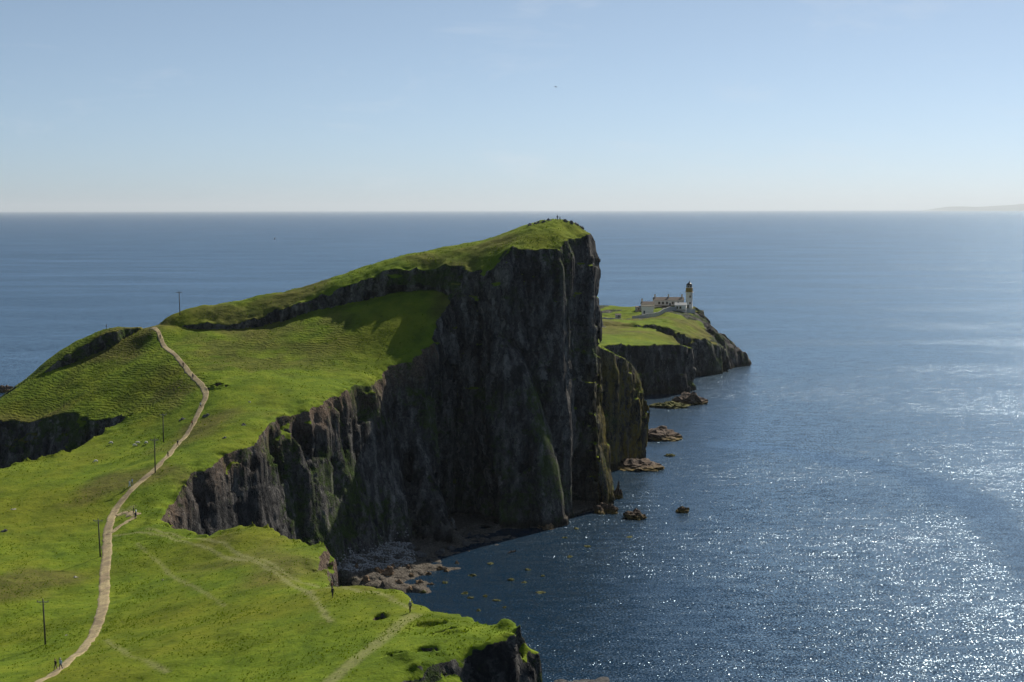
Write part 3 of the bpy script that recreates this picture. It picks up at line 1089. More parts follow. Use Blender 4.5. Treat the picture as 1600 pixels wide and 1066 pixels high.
utility_pole(70, 1006, 934, -0.025, 'timber utility pole nearest the camera, standing left of the path in the meadow')
utility_pole(156, 869, 809, -0.03, 'timber utility pole close beside the path where it straightens')
utility_pole(242, 738, 684, 0.0, 'timber utility pole standing right on the path above the bay cliff')
utility_pole(255, 690, 645, 0.0, 'thin utility pole in the meadow below the terraced knoll')
utility_pole(281, 492, 455, -0.02, 'lone utility pole on the skyline ridge against the sea')

# ------------------------------------------------------------------ people
M_SKIN = plain('skin', (0.50, 0.32, 0.24), 0.6, 0.06, 9.0)
CLOTH = {}


def cloth(rgb):
    if rgb not in CLOTH:
        CLOTH[rgb] = plain('cloth_%02d' % len(CLOTH), rgb, 0.9, 0.15, 12.0)
    return CLOTH[rgb]


def person(px, py, facing, stride, arm, top, legs, hair, label, group=None, h=1.75, pack=None, off=(0, 0)):
    """one continuous skinned figure; facing = heading in degrees, stride = half step, arm = swing"""
    g = ground(px, py)
    g = Vector((g.x + off[0], g.y + off[1], 0))
    hit = bvh.ray_cast(Vector((g.x, g.y, 130)), Vector((0, 0, -1)))
    g.z = hit[0].z if hit[0] is not None else 0
    k = h / 1.75
    P = {}
    P['pel'] = (0, 0, 0.94); P['wai'] = (0, 0.01, 1.10); P['che'] = (0, 0.02, 1.32); P['nec'] = (0, 0.03, 1.48); P['hd0'] = (0, 0.05, 1.56); P['hd1'] = (0, 0.07, 1.66); P['hd2'] = (0, 0.05, 1.74)
    rad = {'pel': 0.155, 'wai': 0.135, 'che': 0.165, 'nec': 0.06, 'hd0': 0.075, 'hd1': 0.098, 'hd2': 0.07}
    E = [('pel', 'wai'), ('wai', 'che'), ('che', 'nec'), ('nec', 'hd0'), ('hd0', 'hd1'), ('hd1', 'hd2')]
    for sd, sg in (('l', -1), ('r', 1)):
        st = stride * sg
        P['hip' + sd] = (0.09 * sg, 0, 0.88); rad['hip' + sd] = 0.095
        P['kne' + sd] = (0.10 * sg, st * 0.55 + 0.04 * abs(stride) / 0.3, 0.49); rad['kne' + sd] = 0.062
        P['ank' + sd] = (0.10 * sg, st - (0.05 if st < 0 else 0), 0.09 + (0.05 if st < -0.1 else 0)); rad['ank' + sd] = 0.045
        P['toe' + sd] = (0.11 * sg, st + 0.15, 0.04); rad['toe' + sd] = 0.045
        P['sho' + sd] = (0.185 * sg, 0.02, 1.41); rad['sho' + sd] = 0.068
        sw = -arm * sg
        P['elb' + sd] = (0.25 * sg, sw * 0.4 - 0.02, 1.14); rad['elb' + sd] = 0.047
        P['wri' + sd] = (0.25 * sg, sw + 0.08, 0.91); rad['wri' + sd] = 0.034
        P['han' + sd] = (0.24 * sg, sw * 1.15 + 0.11, 0.82); rad['han' + sd] = 0.038
        E += [('pel', 'hip' + sd), ('hip' + sd, 'kne' + sd), ('kne' + sd, 'ank' + sd), ('ank' + sd, 'toe' + sd),
              ('che', 'sho' + sd), ('sho' + sd, 'elb' + sd), ('elb' + sd, 'wri' + sd), ('wri' + sd, 'han' + sd)]
    keys = list(P)
    me = bpy.data.meshes.new('person')
    me.from_pydata([Vector(P[a]) for a in keys], [(keys.index(a), keys.index(b)) for a, b in E], [])
    tmp = bpy.data.objects.new('tmp', me)
    COL.objects.link(tmp)
    tmp.modifiers.new('skin', 'SKIN').use_smooth_shade = True
    for a, v in zip(keys, me.skin_vertices[0].data):
        v.radius = (rad[a], rad[a] * (0.78 if a in ('pel', 'wai', 'che') else 1.0))
        v.use_root = a == 'pel'
    tmp.modifiers.new('sub', 'SUBSURF').levels = 1
    body = bpy.data.meshes.new_from_object(tmp.evaluated_get(bpy.context.evaluated_depsgraph_get()))
    bpy.data.objects.remove(tmp)
    body.name = 'person'
    body.materials.clear()
    for m in (cloth(top), cloth(legs), M_SKIN, cloth((0.03, 0.028, 0.026))):
        body.materials.append(m)
    for p in body.polygons:
        c = p.center
        z = c.z
        p.material_index = 3 if z < 0.11 else 1 if z < 0.97 and abs(c.x) < 0.2 else 2 if z > 1.49 or z < 0.90 else 0
        p.use_smooth = True
    o = put('person', body, label=label, cat='person', group=group)
    o.location = g
    o.rotation_euler = (0, 0, R(facing))
    o.scale = (k, k, k)
    hb = MB()
    hb.turned([(0.055, -0.07), (0.105, -0.03), (0.112, 0.03), (0.085, 0.085), (0.03, 0.108)], (0, 0.045, 1.70), 12)
    hb.build('hair', cloth(hair), o, True)
    if pack:
        MB().box((0, -0.20, 1.25), (0.30, 0.18, 0.46), 0, 0.05).build('backpack', cloth(pack), o)
    return o


BLACK, NAVY, GREY, WHITE_, BLUE, RED, BROWN, PALE = (0.02, 0.02, 0.022), (0.025, 0.03, 0.06), (0.16, 0.16, 0.17), (0.75, 0.75, 0.75), (0.30, 0.42, 0.62), (0.35, 0.05, 0.04), (0.13, 0.06, 0.04), (0.55, 0.58, 0.6)
person(86, 1047, 150, 0.22, 0.15, BLACK, (0.16, 0.12, 0.09), (0.32, 0.22, 0.12), 'walker in black jacket and tan trousers on the near end of the path', 'walkers on the path')
person(94, 1046, 160, 0.25, 0.18, BLUE, NAVY, (0.5, 0.5, 0.5), 'walker in light blue jacket and dark trousers on the near end of the path', 'walkers on the path')
person(640, 957, 20, 0.10, 0.10, GREY, BLACK, (0.7, 0.7, 0.7), 'lone walker with grey top and dark trousers on the near promontory')
person(519, 934, 40, 0.12, 0.10, BLACK, BLACK, (0.03, 0.025, 0.02), 'walker all in black at the front of the pair on the promontory rim', 'pair at the promontory rim')
person(518, 924, 60, 0.05, 0.06, BROWN, NAVY, (0.06, 0.03, 0.02), 'walker in rust brown jacket at the back of the pair on the promontory rim', 'pair at the promontory rim')
person(202, 761, -30, 0.2, 0.15, WHITE_, BLUE, (0.06, 0.04, 0.03), 'walker in white top and blue trousers beside the path above the spur', 'walkers on the path')
person(206, 758, -40, 0.2, 0.15, BLUE, GREY, (0.2, 0.15, 0.1), 'walker in pale blue top and grey trousers beside the path above the spur', 'walkers on the path')
person(208, 803, -60, 0.05, 0.05, BLACK, NAVY, (0.03, 0.02, 0.02), 'black-clad person at the back of the huddle on the bare spur', 'huddle on the bare spur')
person(212, 806, 80, 0.05, 0.05, PALE, BLACK, (0.04, 0.03, 0.02), 'person in pale grey top in the huddle on the bare spur', 'huddle on the bare spur')
person(211, 811, 20, 0.05, 0.05, NAVY, NAVY, (0.04, 0.03, 0.02), 'person in navy at the front of the huddle on the bare spur', 'huddle on the bare spur')
person(262, 715, 150, 0.25, 0.2, BLACK, BLACK, (0.03, 0.02, 0.02), 'dark-clad walker next above the utility pole that stands on the path', 'walkers on the path')
person(277, 697, 150, 0.2, 0.15, NAVY, BROWN, (0.04, 0.03, 0.02), 'walker in navy top and brown trousers on the middle stretch of path', 'walkers on the path', pack=(0.05, 0.05, 0.05))
person(300, 666, -35, 0.2, 0.15, (0.30, 0.17, 0.11), BLACK, (0.05, 0.03, 0.02), 'walker in tan jacket on the path just below its sharp bend', 'walkers on the path', pack=RED)
person(313, 637, -30, 0.2, 0.15, WHITE_, NAVY, (0.05, 0.03, 0.02), 'walker in white top on the path near its sharp bend', 'walkers on the path')
person(301, 592, 20, 0.2, 0.15, NAVY, NAVY, (0.04, 0.03, 0.02), 'dark-clad walker on the path directly above its sharp bend', 'walkers on the path')
person(286, 574, 25, 0.2, 0.15, BROWN, BLACK, (0.04, 0.03, 0.02), 'walker in brown jacket on the climb to the notch', 'walkers on the path')
person(250, 530, 25, 0.2, 0.15, GREY, BLACK, (0.04, 0.03, 0.02), 'walker in grey jacket highest on the path, below the notch', 'walkers on the path')
person(166, 514, 90, 0.05, 0.05, BLACK, BLACK, (0.03, 0.02, 0.02), 'dark figure standing on top of the terraced knoll against the sea')
person(871, 345, 10, 0.04, 0.04, BLACK, NAVY, (0.03, 0.02, 0.02), 'taller dark figure standing on the summit of the great cliff', 'pair on the summit', 1.85)
person(875, 346, 60, 0.04, 0.04, NAVY, BLACK, (0.03, 0.02, 0.02), 'shorter dark figure beside another on the summit of the great cliff', 'pair on the summit', 1.6)

# ------------------------------------------------------------------ sheep
M_WOOL = plain('sheep_wool', (0.62, 0.58, 0.50), 0.95, 0.15, 12.0)
M_FACE = plain('sheep_face', (0.05, 0.045, 0.04), 0.9, 0.1, 9.0)


def sheep(px, py, facing, graze, label):
    g = ground(px, py)
    P = {'rump': (0, -0.42, 0.66), 'mid': (0, 0, 0.68), 'chest': (0, 0.36, 0.68), 'neck': (0, 0.56, 0.72 if not graze else 0.55),
         'head': (0, 0.70, 0.84 if not graze else 0.28), 'nose': (0, 0.88, 0.78 if not graze else 0.12), 'tail': (0, -0.62, 0.55)}
    rad = {'rump': 0.24, 'mid': 0.28, 'chest': 0.25, 'neck': 0.13, 'head': 0.10, 'nose': 0.055, 'tail': 0.05}
    E = [('tail', 'rump'), ('rump', 'mid'), ('mid', 'chest'), ('chest', 'neck'), ('neck', 'head'), ('head', 'nose')]
    for nm, y, b in (('f', 0.34, 'chest'), ('h', -0.42, 'rump')):
        for sg in (-1, 1):
            a = nm + str(sg)
            kb = -0.05 if nm == 'h' else 0.02
            P[a + 'u'] = (0.13 * sg, y, 0.46); rad[a + 'u'] = 0.09
            P[a + 'k'] = (0.13 * sg, y + kb, 0.25); rad[a + 'k'] = 0.04
            P[a + 'g'] = (0.13 * sg, y, 0.02); rad[a + 'g'] = 0.035
            E += [(b, a + 'u'), (a + 'u', a + 'k'), (a + 'k', a + 'g')]
    keys = list(P)
    me = bpy.data.meshes.new('sheep')
    me.from_pydata([Vector(P[a]) for a in keys], [(keys.index(a), keys.index(b)) for a, b in E], [])
    tmp = bpy.data.objects.new('tmp', me)
    COL.objects.link(tmp)
    tmp.modifiers.new('skin', 'SKIN').use_smooth_shade = True
    for a, v in zip(keys, me.skin_vertices[0].data):
        v.radius = (rad[a], rad[a])
        v.use_root = a == 'mid'
    tmp.modifiers.new('sub', 'SUBSURF').levels = 1
    body = bpy.data.meshes.new_from_object(tmp.evaluated_get(bpy.context.evaluated_depsgraph_get()))
    bpy.data.objects.remove(tmp)
    body.name = 'sheep'
    body.materials.clear()
    body.materials.append(M_WOOL); body.materials.append(M_FACE)
    for p in body.polygons:
        p.material_index = 1 if (p.center.y > 0.62 or p.center.z < 0.33) else 0
        p.use_smooth = True
    o = put('sheep', body, label=label, cat='sheep', group='sheep grazing the meadow')
    o.location = g
    o.rotation_euler = (0, 0, R(facing))
    for sg in (-1, 1):
        hz = 0.90 if not graze else 0.36
        MB().rod((0.07 * sg, 0.66, hz), (0.20 * sg, 0.64, hz - 0.02), 0.035, 0.012, 6).build('ear', M_FACE, o)
    return o


sheep(173, 694, 80, True, 'sheep nearest the dark gully edge, apart from the small flock')
sheep(210, 698, -70, True, 'lowest of the three sheep close together in the meadow')
sheep(215, 694, 100, False, 'middle one of the three sheep close together in the meadow')
sheep(228, 694, 60, True, 'sheep of the three that stands nearest the thin utility pole')
sheep(149, 723, 110, True, 'single sheep lower down the meadow, left of the small flock')


# ------------------------------------------------------------------ lighthouse and keepers' buildings
M_WHITE = plain('whitewashed_render', (0.82, 0.77, 0.68), 0.85, 0.08, 1.5)
M_CREAM = plain('cream_render', (0.80, 0.69, 0.58), 0.85, 0.08, 1.5)
M_OCHRE = plain('ochre_paint', (0.34, 0.22, 0.045), 0.7, 0.1, 1.5)
M_DOME = plain('black_lantern_paint', (0.015, 0.015, 0.018), 0.4, 0.1, 2.0)
M_ROOF = plain('brown_flat_roof_felt', (0.16, 0.125, 0.10), 0.9, 0.2, 1.2)
M_LEAD = plain('pale_metal_roof', (0.62, 0.60, 0.56), 0.45, 0.1, 1.2)
M_TRIM = plain('ochre_margin_stone', (0.40, 0.27, 0.15), 0.9, 0.1, 2.0)
M_STONE = plain('grey_rubble_wall', (0.42, 0.41, 0.40), 0.95, 0.3, 0.8)
M_GLASS = plain('dark_window_glass', (0.02, 0.022, 0.026), 0.1, 0.1, 2.0)
M_DOOR = plain('dark_door_paint', (0.05, 0.06, 0.07), 0.6, 0.1, 2.0)


def far_ground(px, d):
    x = (px - 800) / FPX * d
    h = bvh2.ray_cast(Vector((x, d, 130)), Vector((0, 0, -1)))
    return Vector((x, d, h[0].z if h[0] is not None else 30.0))


def window(parent, x, y, z, w, h, mat=M_TRIM):
    """a framed window on a wall that faces -Y"""
    f = MB()
    f.box((x, y - 0.04, z + h / 2 + 0.08), (w + 0.34, 0.12, 0.16)).box((x - w / 2 - 0.085, y - 0.04, z), (0.17, 0.12, h)).box((x + w / 2 + 0.085, y - 0.04, z), (0.17, 0.12, h))
    fr = f.build('window', mat, parent)
    MB().box((x, y - 0.02, z), (w, 0.06, h)).build('pane', M_GLASS, fr)
    MB().box((x, y - 0.07, z - h / 2 - 0.07), (w + 0.4, 0.2, 0.14)).build('sill', mat, fr)
    return fr


def chimney(parent, x, y, z, h):
    c = MB().box((x, y, z + h / 2), (1.0, 0.8, h), 0, 0.03).build('chimney', M_CREAM, parent)
    MB().box((x, y, z + h + 0.09), (1.2, 1.0, 0.18)).build('chimney_cap', M_TRIM, c)
    for dx in (-0.25, 0.25):
        MB().turned([(0.15, 0), (0.12, 0.5)], (x + dx, y, z + h + 0.18), 8).build('chimney_pot', M_DOOR, c)


g = far_ground(1077, 1000)
lh = empty('lighthouse', g, R(0), 'white round lighthouse tower with ochre band and black lantern dome', 'lighthouse')
MB().turned([(2.55, -1.2), (2.5, 0.3), (2.35, 0.5), (2.2, 10.0), (2.55, 10.25), (2.55, 10.5)], (0, 0, 0), 32).build('tower', M_WHITE, lh, True)
MB().turned([(2.35, 10.5), (2.3, 13.1), (2.6, 13.3), (2.6, 13.45)], (0, 0, 0), 32).build('ochre_band', M_OCHRE, lh, True)
gal = MB().turned([(2.65, 10.35), (2.95, 10.45), (2.95, 10.6), (2.3, 10.6)], (0, 0, 0), 32, False).build('gallery', M_WHITE, lh, True)
for i in range(16):
    a = 2 * math.pi * i / 16
    MB().rod((2.85 * math.cos(a), 2.85 * math.sin(a), 10.6), (2.85 * math.cos(a), 2.85 * math.sin(a), 11.6), 0.03, None, 5).build('baluster', M_DOME, gal)
lan = MB().turned([(1.95, 13.45), (1.95, 15.2)], (0, 0, 0), 16).build('lantern', M_WHITE, lh)
for i in range(8):
    a = 2 * math.pi * (i + 0.5) / 8
    MB().box((1.88 * math.cos(a), 1.88 * math.sin(a), 14.45), (0.14, 1.15, 1.2), a).build('pane', M_GLASS, lan)
dome = MB().turned([(2.2, 15.2), (2.15, 15.35), (1.85, 16.0), (1.2, 16.6), (0.45, 16.95), (0.4, 17.3), (0.5, 17.5), (0.3, 17.8), (0.06, 18.0), (0.05, 18.8)], (0, 0, 0), 24).build('dome', M_DOME, lh, True)
for z in (3.2, 7.6):
    window(lh, 0.35, -2.32 + z * 0.012, z, 0.75, 1.15)
MB().box((-0.9, -2.35, 0.95), (1.0, 0.3, 2.1)).build('door', M_DOOR, lh)


def cottage(name, px, d, length, depth, wall_h, ridge, label, wins, chims, mat_wall=M_CREAM, rz=0.0, roof=M_ROOF, doors=()):
    g = far_ground(px, d)
    e = empty(name, g, rz, label, 'building')
    b = MB().box((0, 0, wall_h / 2 - 0.75), (length, depth, wall_h + 1.5)).build('wall', mat_wall, e)
    hw, hd = length / 2 + 0.25, depth / 2 + 0.3
    rf = MB()
    n = [rf.bm.verts.new(v) for v in ((-hw, -hd, wall_h - 0.1), (hw, -hd, wall_h - 0.1), (hw, hd, wall_h - 0.1), (-hw, hd, wall_h - 0.1), (-hw, 0, wall_h + ridge), (hw, 0, wall_h + ridge))]
    for f in ((0, 1, 5, 4), (2, 3, 4, 5), (1, 2, 5), (3, 0, 4), (3, 2, 1, 0)):
        rf.bm.faces.new([n[i] for i in f])
    r = rf.build('roof', roof, e)
    for x in chims:
        chimney(r, x, 0, wall_h + ridge - 0.3, 1.7)
    for x in wins:
        window(e, x, -depth / 2, wall_h * 0.52, 1.0, 1.5)
    for x in doors:
        MB().box((x, -depth / 2 - 0.02, 1.05), (1.0, 0.12, 2.1)).build('door', M_DOOR, e)
    MB().box((0, -depth / 2 - 0.05, 0.25), (length + 0.1, 0.1, 0.5)).build('plinth', M_TRIM, e)
    return e


cottage('keepers_cottage', 1044.5, 1004, 20.5, 6.5, 4.1, 1.9, 'long low cream cottage with three chimneys between the tower and the store', (-6.6, -4.0, -1.3, 2.6, 6.2), (-9.2, 0, 9.2), doors=(0.8,))
cottage('keepers_cottage', 1012, 994, 8.8, 6.0, 3.9, 1.8, 'short cream cottage with one chimney behind the white store', (-1.6, 1.6), (-3.8,))
cottage('outhouse', 997.5, 996, 3.8, 4.5, 3.0, 0.35, 'small grey outhouse at the end of the cottages away from the tower', (0.0,), (), M_STONE)
cottage('engine_house', 1064, 986, 7.4, 5.0, 3.7, 1.5, 'small white house with pale metal roof at the foot of the tower', (-2.2, 0.0), (), M_WHITE, R(-12), M_LEAD)
g = far_ground(1012, 976)
st = empty('store', g, 0.0, 'plain white block store with brown flat roof in front of the cottages', 'building')
MB().box((0, 0, 1.9), (7.4, 5.0, 5.8)).build('wall', M_WHITE, st)
MB().box((0, 0, 4.95), (7.8, 5.4, 0.3)).build('roof', M_ROOF, st)
MB().box((-2.4, -2.53, 1.0), (1.1, 0.1, 2.0)).build('door', M_DOOR, st)
cottage('shed', 966, 972, 3.6, 3.0, 2.2, 0.8, 'tiny grey stone shed standing alone on the grass of the point', (), (), M_STONE, 0.0, M_ROOF, (0.4,))


def stone_wall(pts, h, label):
    P = spline([far_ground(px, d)[:2] for px, d in pts], 2.0)
    b = MB()
    prev = None
    for i, (x, y) in enumerate(P):
        t = P[min(i + 1, len(P) - 1)] - P[max(i - 1, 0)]
        t = t / np.linalg.norm(t)
        nx, ny = -t[1] * 0.3, t[0] * 0.3
        hz = bvh2.ray_cast(Vector((x, y, 130)), Vector((0, 0, -1)))[0]
        z = hz.z if hz is not None else 28
        hh = h + 0.15 * math.sin(i * 1.7)
        cur = [b.bm.verts.new(v) for v in ((x + nx, y + ny, z - 0.8), (x - nx, y - ny, z - 0.8), (x - nx * 0.8, y - ny * 0.8, z + hh), (x + nx * 0.8, y + ny * 0.8, z + hh))]
        if prev:
            for k in range(4):
                b.bm.faces.new((prev[k], prev[(k + 1) % 4], cur[(k + 1) % 4], cur[k]))
        else:
            b.bm.faces.new(cur)
        prev = cur
    b.bm.faces.new(prev[::-1])
    b.build('boundary_wall', M_STONE, None, False, label=label, cat='wall')


stone_wall([(988, 958), (1002, 956), (1018, 962), (1035, 972), (1056, 984), (1074, 986), (1086, 992)], 2.7, 'grey stone boundary wall climbing past the store to the lighthouse')
stone_wall([(940, 962), (955, 960), (972, 960), (986, 958)], 1.0, 'low grey stone wall running from the shed towards the great cliff')

# ------------------------------------------------------------------ rocks and skerries
def shore_rock_material(name, a, b, c, weed):
    t = NT(name)
    p = t.pos()
    f = t.noise(p, 1.1, 6.0, 0.7)
    col = t.ramp(f, [(0.3, a), (0.5, b), (0.72, c)])
    sp = t.n('SeparateXYZ')
    t.link(p, sp.inputs[0])
    low_ = t.mapr(t.math('ADD', sp.outputs[2], t.math('MULTIPLY', t.noise(p, 0.5, 4.0), -2.2)), -0.9, 0.9, 1.0, 0.0)
    col = t.mix(t.math('MULTIPLY', low_, 0.9), col, t.ramp(t.noise(p, 0.9, 5.0, 0.7), [(0.35, tuple(x * 0.4 for x in weed)), (0.62, weed)]))
    t.link(t.bump(t.noise(p, 1.6, 8.0, 0.75), 0.6, 1.0), t.b.inputs['Normal'])
    return t.set(Base_Color=col, Roughness=0.85, Specular_IOR_Level=0.2)


M_SKERRY = shore_rock_material('skerry_basalt', (0.035, 0.028, 0.024), (0.12, 0.085, 0.06), (0.24, 0.17, 0.12), (0.20, 0.14, 0.02))
M_BOULDER = shore_rock_material('tan_boulder', (0.09, 0.06, 0.04), (0.26, 0.17, 0.10), (0.42, 0.30, 0.19), (0.24, 0.17, 0.09))
M_GREYB = shore_rock_material('grey_boulder', (0.06, 0.058, 0.056), (0.14, 0.135, 0.13), (0.26, 0.25, 0.24), (0.10, 0.10, 0.10))
M_WEED = shore_rock_material('weedy_boulder', (0.05, 0.055, 0.012), (0.13, 0.13, 0.025), (0.24, 0.23, 0.06), (0.12, 0.125, 0.02))
M_PALE = shore_rock_material('pale_field_stone', (0.25, 0.23, 0.19), (0.42, 0.39, 0.33), (0.60, 0.56, 0.48), (0.3, 0.28, 0.24))


def lump(seed, sub, sharp):
    bm = bmesh.new()
    bmesh.ops.create_icosphere(bm, subdivisions=sub, radius=1.0)
    V = np.array([v.co[:] for v in bm.verts])
    o = seed * 3.7
    n = 0.85 + 0.45 * fbm(V[:, 0] * 1.3 + o, V[:, 1] * 1.3, V[:, 2] * 1.3, 2, seed)
    rg = 1 - np.abs(fbm(V[:, 0] * 2.3 + o, V[:, 1] * 2.3 + 5, V[:, 2] * 2.3, 3, seed + 3)) * 2
    n = n + sharp * rg + 0.5 * sharp * np.floor(3 * fbm(V[:, 0] * 3.1 + o, V[:, 1] * 3.1, V[:, 2] * 3.1 + 7, 2, seed + 5)) + 0.10 * fbm(V[:, 0] * 6, V[:, 1] * 6, V[:, 2] * 6, 2, seed + 9)
    V = V * n[:, None]
    # humps: the crown rises unevenly, never a flat lid
    V[:, 2] *= 0.8 + 0.5 * fbm(V[:, 0] * 1.6 + o, V[:, 1] * 1.6, None, 2, seed + 11)
    V[:, 2] = np.maximum(V[:, 2], -0.5)
    V[:, 2] /= max(V[:, 2].max(), 0.5)
    for v, c in zip(bm.verts, V):
        v.co = c
    me = bpy.data.meshes.new('rock')
    bm.to_mesh(me)
    bm.free()
    return me


SMALL = [lump(500 + i, 3, 0.16) for i in range(7)]
RK = random.Random(5)
_u = ['', 'first', 'second', 'third', 'fourth', 'fifth', 'sixth', 'seventh', 'eighth', 'ninth', 'tenth', 'eleventh', 'twelfth', 'thirteenth', 'fourteenth', 'fifteenth', 'sixteenth',
      'seventeenth', 'eighteenth', 'nineteenth']


def nth(n):
    if n < 20:
        return _u[n]
    tens = {2: 'twent', 3: 'thirt', 4: 'fort'}[n // 10]
    return tens + ('ieth' if n % 10 == 0 else 'y-' + _u[n % 10])



def rock(name, px, py, w_px, h_px, mat, label, group=None, mesh=None, sink=0.0, cat='rock'):
    g = ground(px, py)
    dist = g.y
    w = w_px / FPX * dist / 2
    h = h_px / FPX * dist
    me = (mesh or RK.choice(SMALL))
    key = me.name + mat.name
    mm = bpy.data.meshes.get(key)
    if mm is None:
        mm = me.copy()
        mm.name = key
        mm.materials.clear()
        mm.materials.append(mat)
    o = put(name, mm, label=label, cat=cat, group=group)
    o.location = (g.x, g.y + w * 0.4, g.z - 0.1 - sink)
    o.scale = (w, w * RK.uniform(0.75, 1.1), h)
    o.rotation_euler = (0, 0, RK.uniform(0, 6.28) if w_px < 20 else RK.uniform(-0.4, 0.4))
    return o


BIG = [lump(600 + i, 5, 0.22) for i in range(9)]
rock('skerry', 946, 808, 46, 22, M_SKERRY, 'weedy rock islet touching the foot of the great cliff', None, BIG[0])
rock('skerry', 991, 811, 32, 14, M_SKERRY, 'weedy rock islet just off the foot of the great cliff', None, BIG[1])
rock('skerry', 1067, 801, 20, 10, M_SKERRY, 'lone dark rock standing out in open water', None, BIG[2])
rock('sea_stack', 964, 784, 16, 34, M_SKERRY, 'small dark rock stack against the corner of the great cliff', None, BIG[3])
rock('skerry', 1000, 733, 74, 17, M_SKERRY, 'long tan reef at the foot of the columned buttress', None, BIG[4])
rock('skerry', 1047, 713, 16, 4, M_WEED, 'thin weedy flat rock beyond the tan reef', None, BIG[5])
rock('skerry', 1030, 687, 66, 17, M_SKERRY, 'dark reef sticking out behind the columned buttress', None, BIG[6])
rock('skerry', 1080, 632, 50, 21, M_SKERRY, 'humped rock at the outer end of the reef below the front cliff of the point', None, BIG[7])
rock('skerry', 1048, 638, 58, 10, M_WEED, 'low weed-covered reef below the front cliff of the point', None, BIG[8])
rock('skerry', 6, 612, 26, 12, M_SKERRY, 'brown sea rock at the left edge beyond the knoll', None, BIG[2])
rock('skerry', 912, 1088, 120, 20, M_GREYB, 'dark jagged rocks breaking the bottom edge of the picture', None, BIG[4])
rock('skerry', 852, 828, 26, 12, M_BOULDER, 'pale brown rock at the waterline below the great cliff', None, BIG[1])
for k_, (px, py, w, h, m) in enumerate(sorted([(604, 898, 24, 14, M_BOULDER), (698, 895, 15, 9, M_BOULDER), (713, 885, 15, 9, M_BOULDER), (686, 890, 10, 6, M_BOULDER), (637, 888, 9, 6, M_BOULDER),
                        (517, 882, 9, 6, M_BOULDER), (556, 886, 9, 7, M_BOULDER), (571, 908, 13, 9, M_BOULDER), (641, 900, 10, 6, M_BOULDER), (622, 911, 16, 7, M_BOULDER),
                        (590, 893, 16, 8, M_BOULDER), (655, 910, 14, 6, M_BOULDER), (668, 897, 12, 5, M_BOULDER), (640, 920, 12, 5, M_BOULDER), (672, 915, 13, 5, M_BOULDER), (612, 885, 9, 5, M_BOULDER)], key=lambda q: q[0])):
    rock('boulder', px, py, w, h, m, 'tan boulder on the sunlit cove beach, %s from the left' % nth(k_ + 1), 'tan boulders on the cove beach')
for k_, (px, py, w, h) in enumerate(sorted([(761, 849, 13, 8), (746, 842, 10, 6), (733, 837, 9, 5), (686, 866, 20, 9), (655, 868, 24, 8), (625, 872, 22, 9), (705, 860, 18, 8), (725, 852, 16, 9), (670, 878, 16, 6),
                     (640, 858, 20, 8), (600, 868, 14, 6), (580, 862, 10, 5), (545, 868, 9, 5), (560, 850, 9, 5), (740, 858, 12, 6)])):
    rock('boulder', px, py, w, h, M_GREYB, 'grey boulder in the shade at the back of the cove, %s from the left' % nth(k_ + 1), 'grey boulders in the cove shade')
for k_, (px, py, w, h) in enumerate(sorted([(714, 900, 13, 5), (704, 906, 14, 5), (717, 910, 12, 4), (737, 900, 13, 4), (741, 914, 14, 5), (725, 928, 12, 4), (701, 923, 16, 5), (688, 922, 16, 5), (757, 933, 11, 4),
                     (766, 868, 16, 4), (750, 874, 18, 4), (778, 862, 12, 4), (813, 852, 13, 5), (782, 859, 14, 3), (798, 907, 13, 4), (824, 891, 11, 3), (847, 901, 7, 3), (818, 911, 10, 3),
                     (845, 927, 18, 3), (890, 871, 12, 3), (917, 855, 13, 3), (882, 841, 10, 3), (983, 840, 14, 2), (747, 955, 9, 4), (775, 939, 14, 3), (787, 950, 9, 3), (730, 880, 12, 4), (900, 827, 10, 3),
                     (765, 882, 12, 3), (728, 890, 10, 4), (676, 930, 14, 4), (660, 925, 14, 4), (695, 912, 12, 4), (720, 918, 10, 3), (735, 935, 12, 3)])):
    rock('boulder', px, py, w, h, M_WEED, 'flat weed-covered boulder awash in the cove shallows, %s from the left' % nth(k_ + 1), 'weedy boulders in the cove shallows')
for px, py, w, h, m, lab in [(21, 795, 13, 3, M_PALE, 'pale flat stone near the left edge of the meadow'), (117, 902, 11, 4, M_PALE, 'pale round stone between the two nearest utility poles'),
                             (104, 992, 11, 3, M_PALE, 'pale flat stone right of the nearest utility pole'), (5, 830, 12, 6, M_GREYB, 'grey stone half in view at the left edge'),
                             (389, 628, 7, 3, M_PALE, 'small pale stone on the open slope right of the path bend'), (322, 650, 13, 6, M_GREYB, 'dark outcrop on the outside of the path bend'),
                             (285, 655, 12, 5, M_GREYB, 'dark outcrop inside the path bend'), (380, 664, 9, 5, M_GREYB, 'dark stone above the bay rim'), (350, 684, 8, 4, M_GREYB, 'dark stone near the bay rim, lower of two'),
                             (253, 906, 8, 4, M_PALE, 'small stone showing through the turf of the near meadow')]:
    rock('field_stone', px, py, w, h, m, lab, None, None, 0.15, 'stone')
for i, (px, py) in enumerate([(828, 352), (840, 349), (850, 347), (858, 345), (884, 346), (892, 349), (900, 351), (908, 356)]):
    rock('boulder', px, py, RK.uniform(7, 11), RK.uniform(4, 6), M_GREYB, 'grey boulder on the summit skyline of the great cliff, %s from the left' % nth(i + 1), 'summit boulders', None, 0.2)

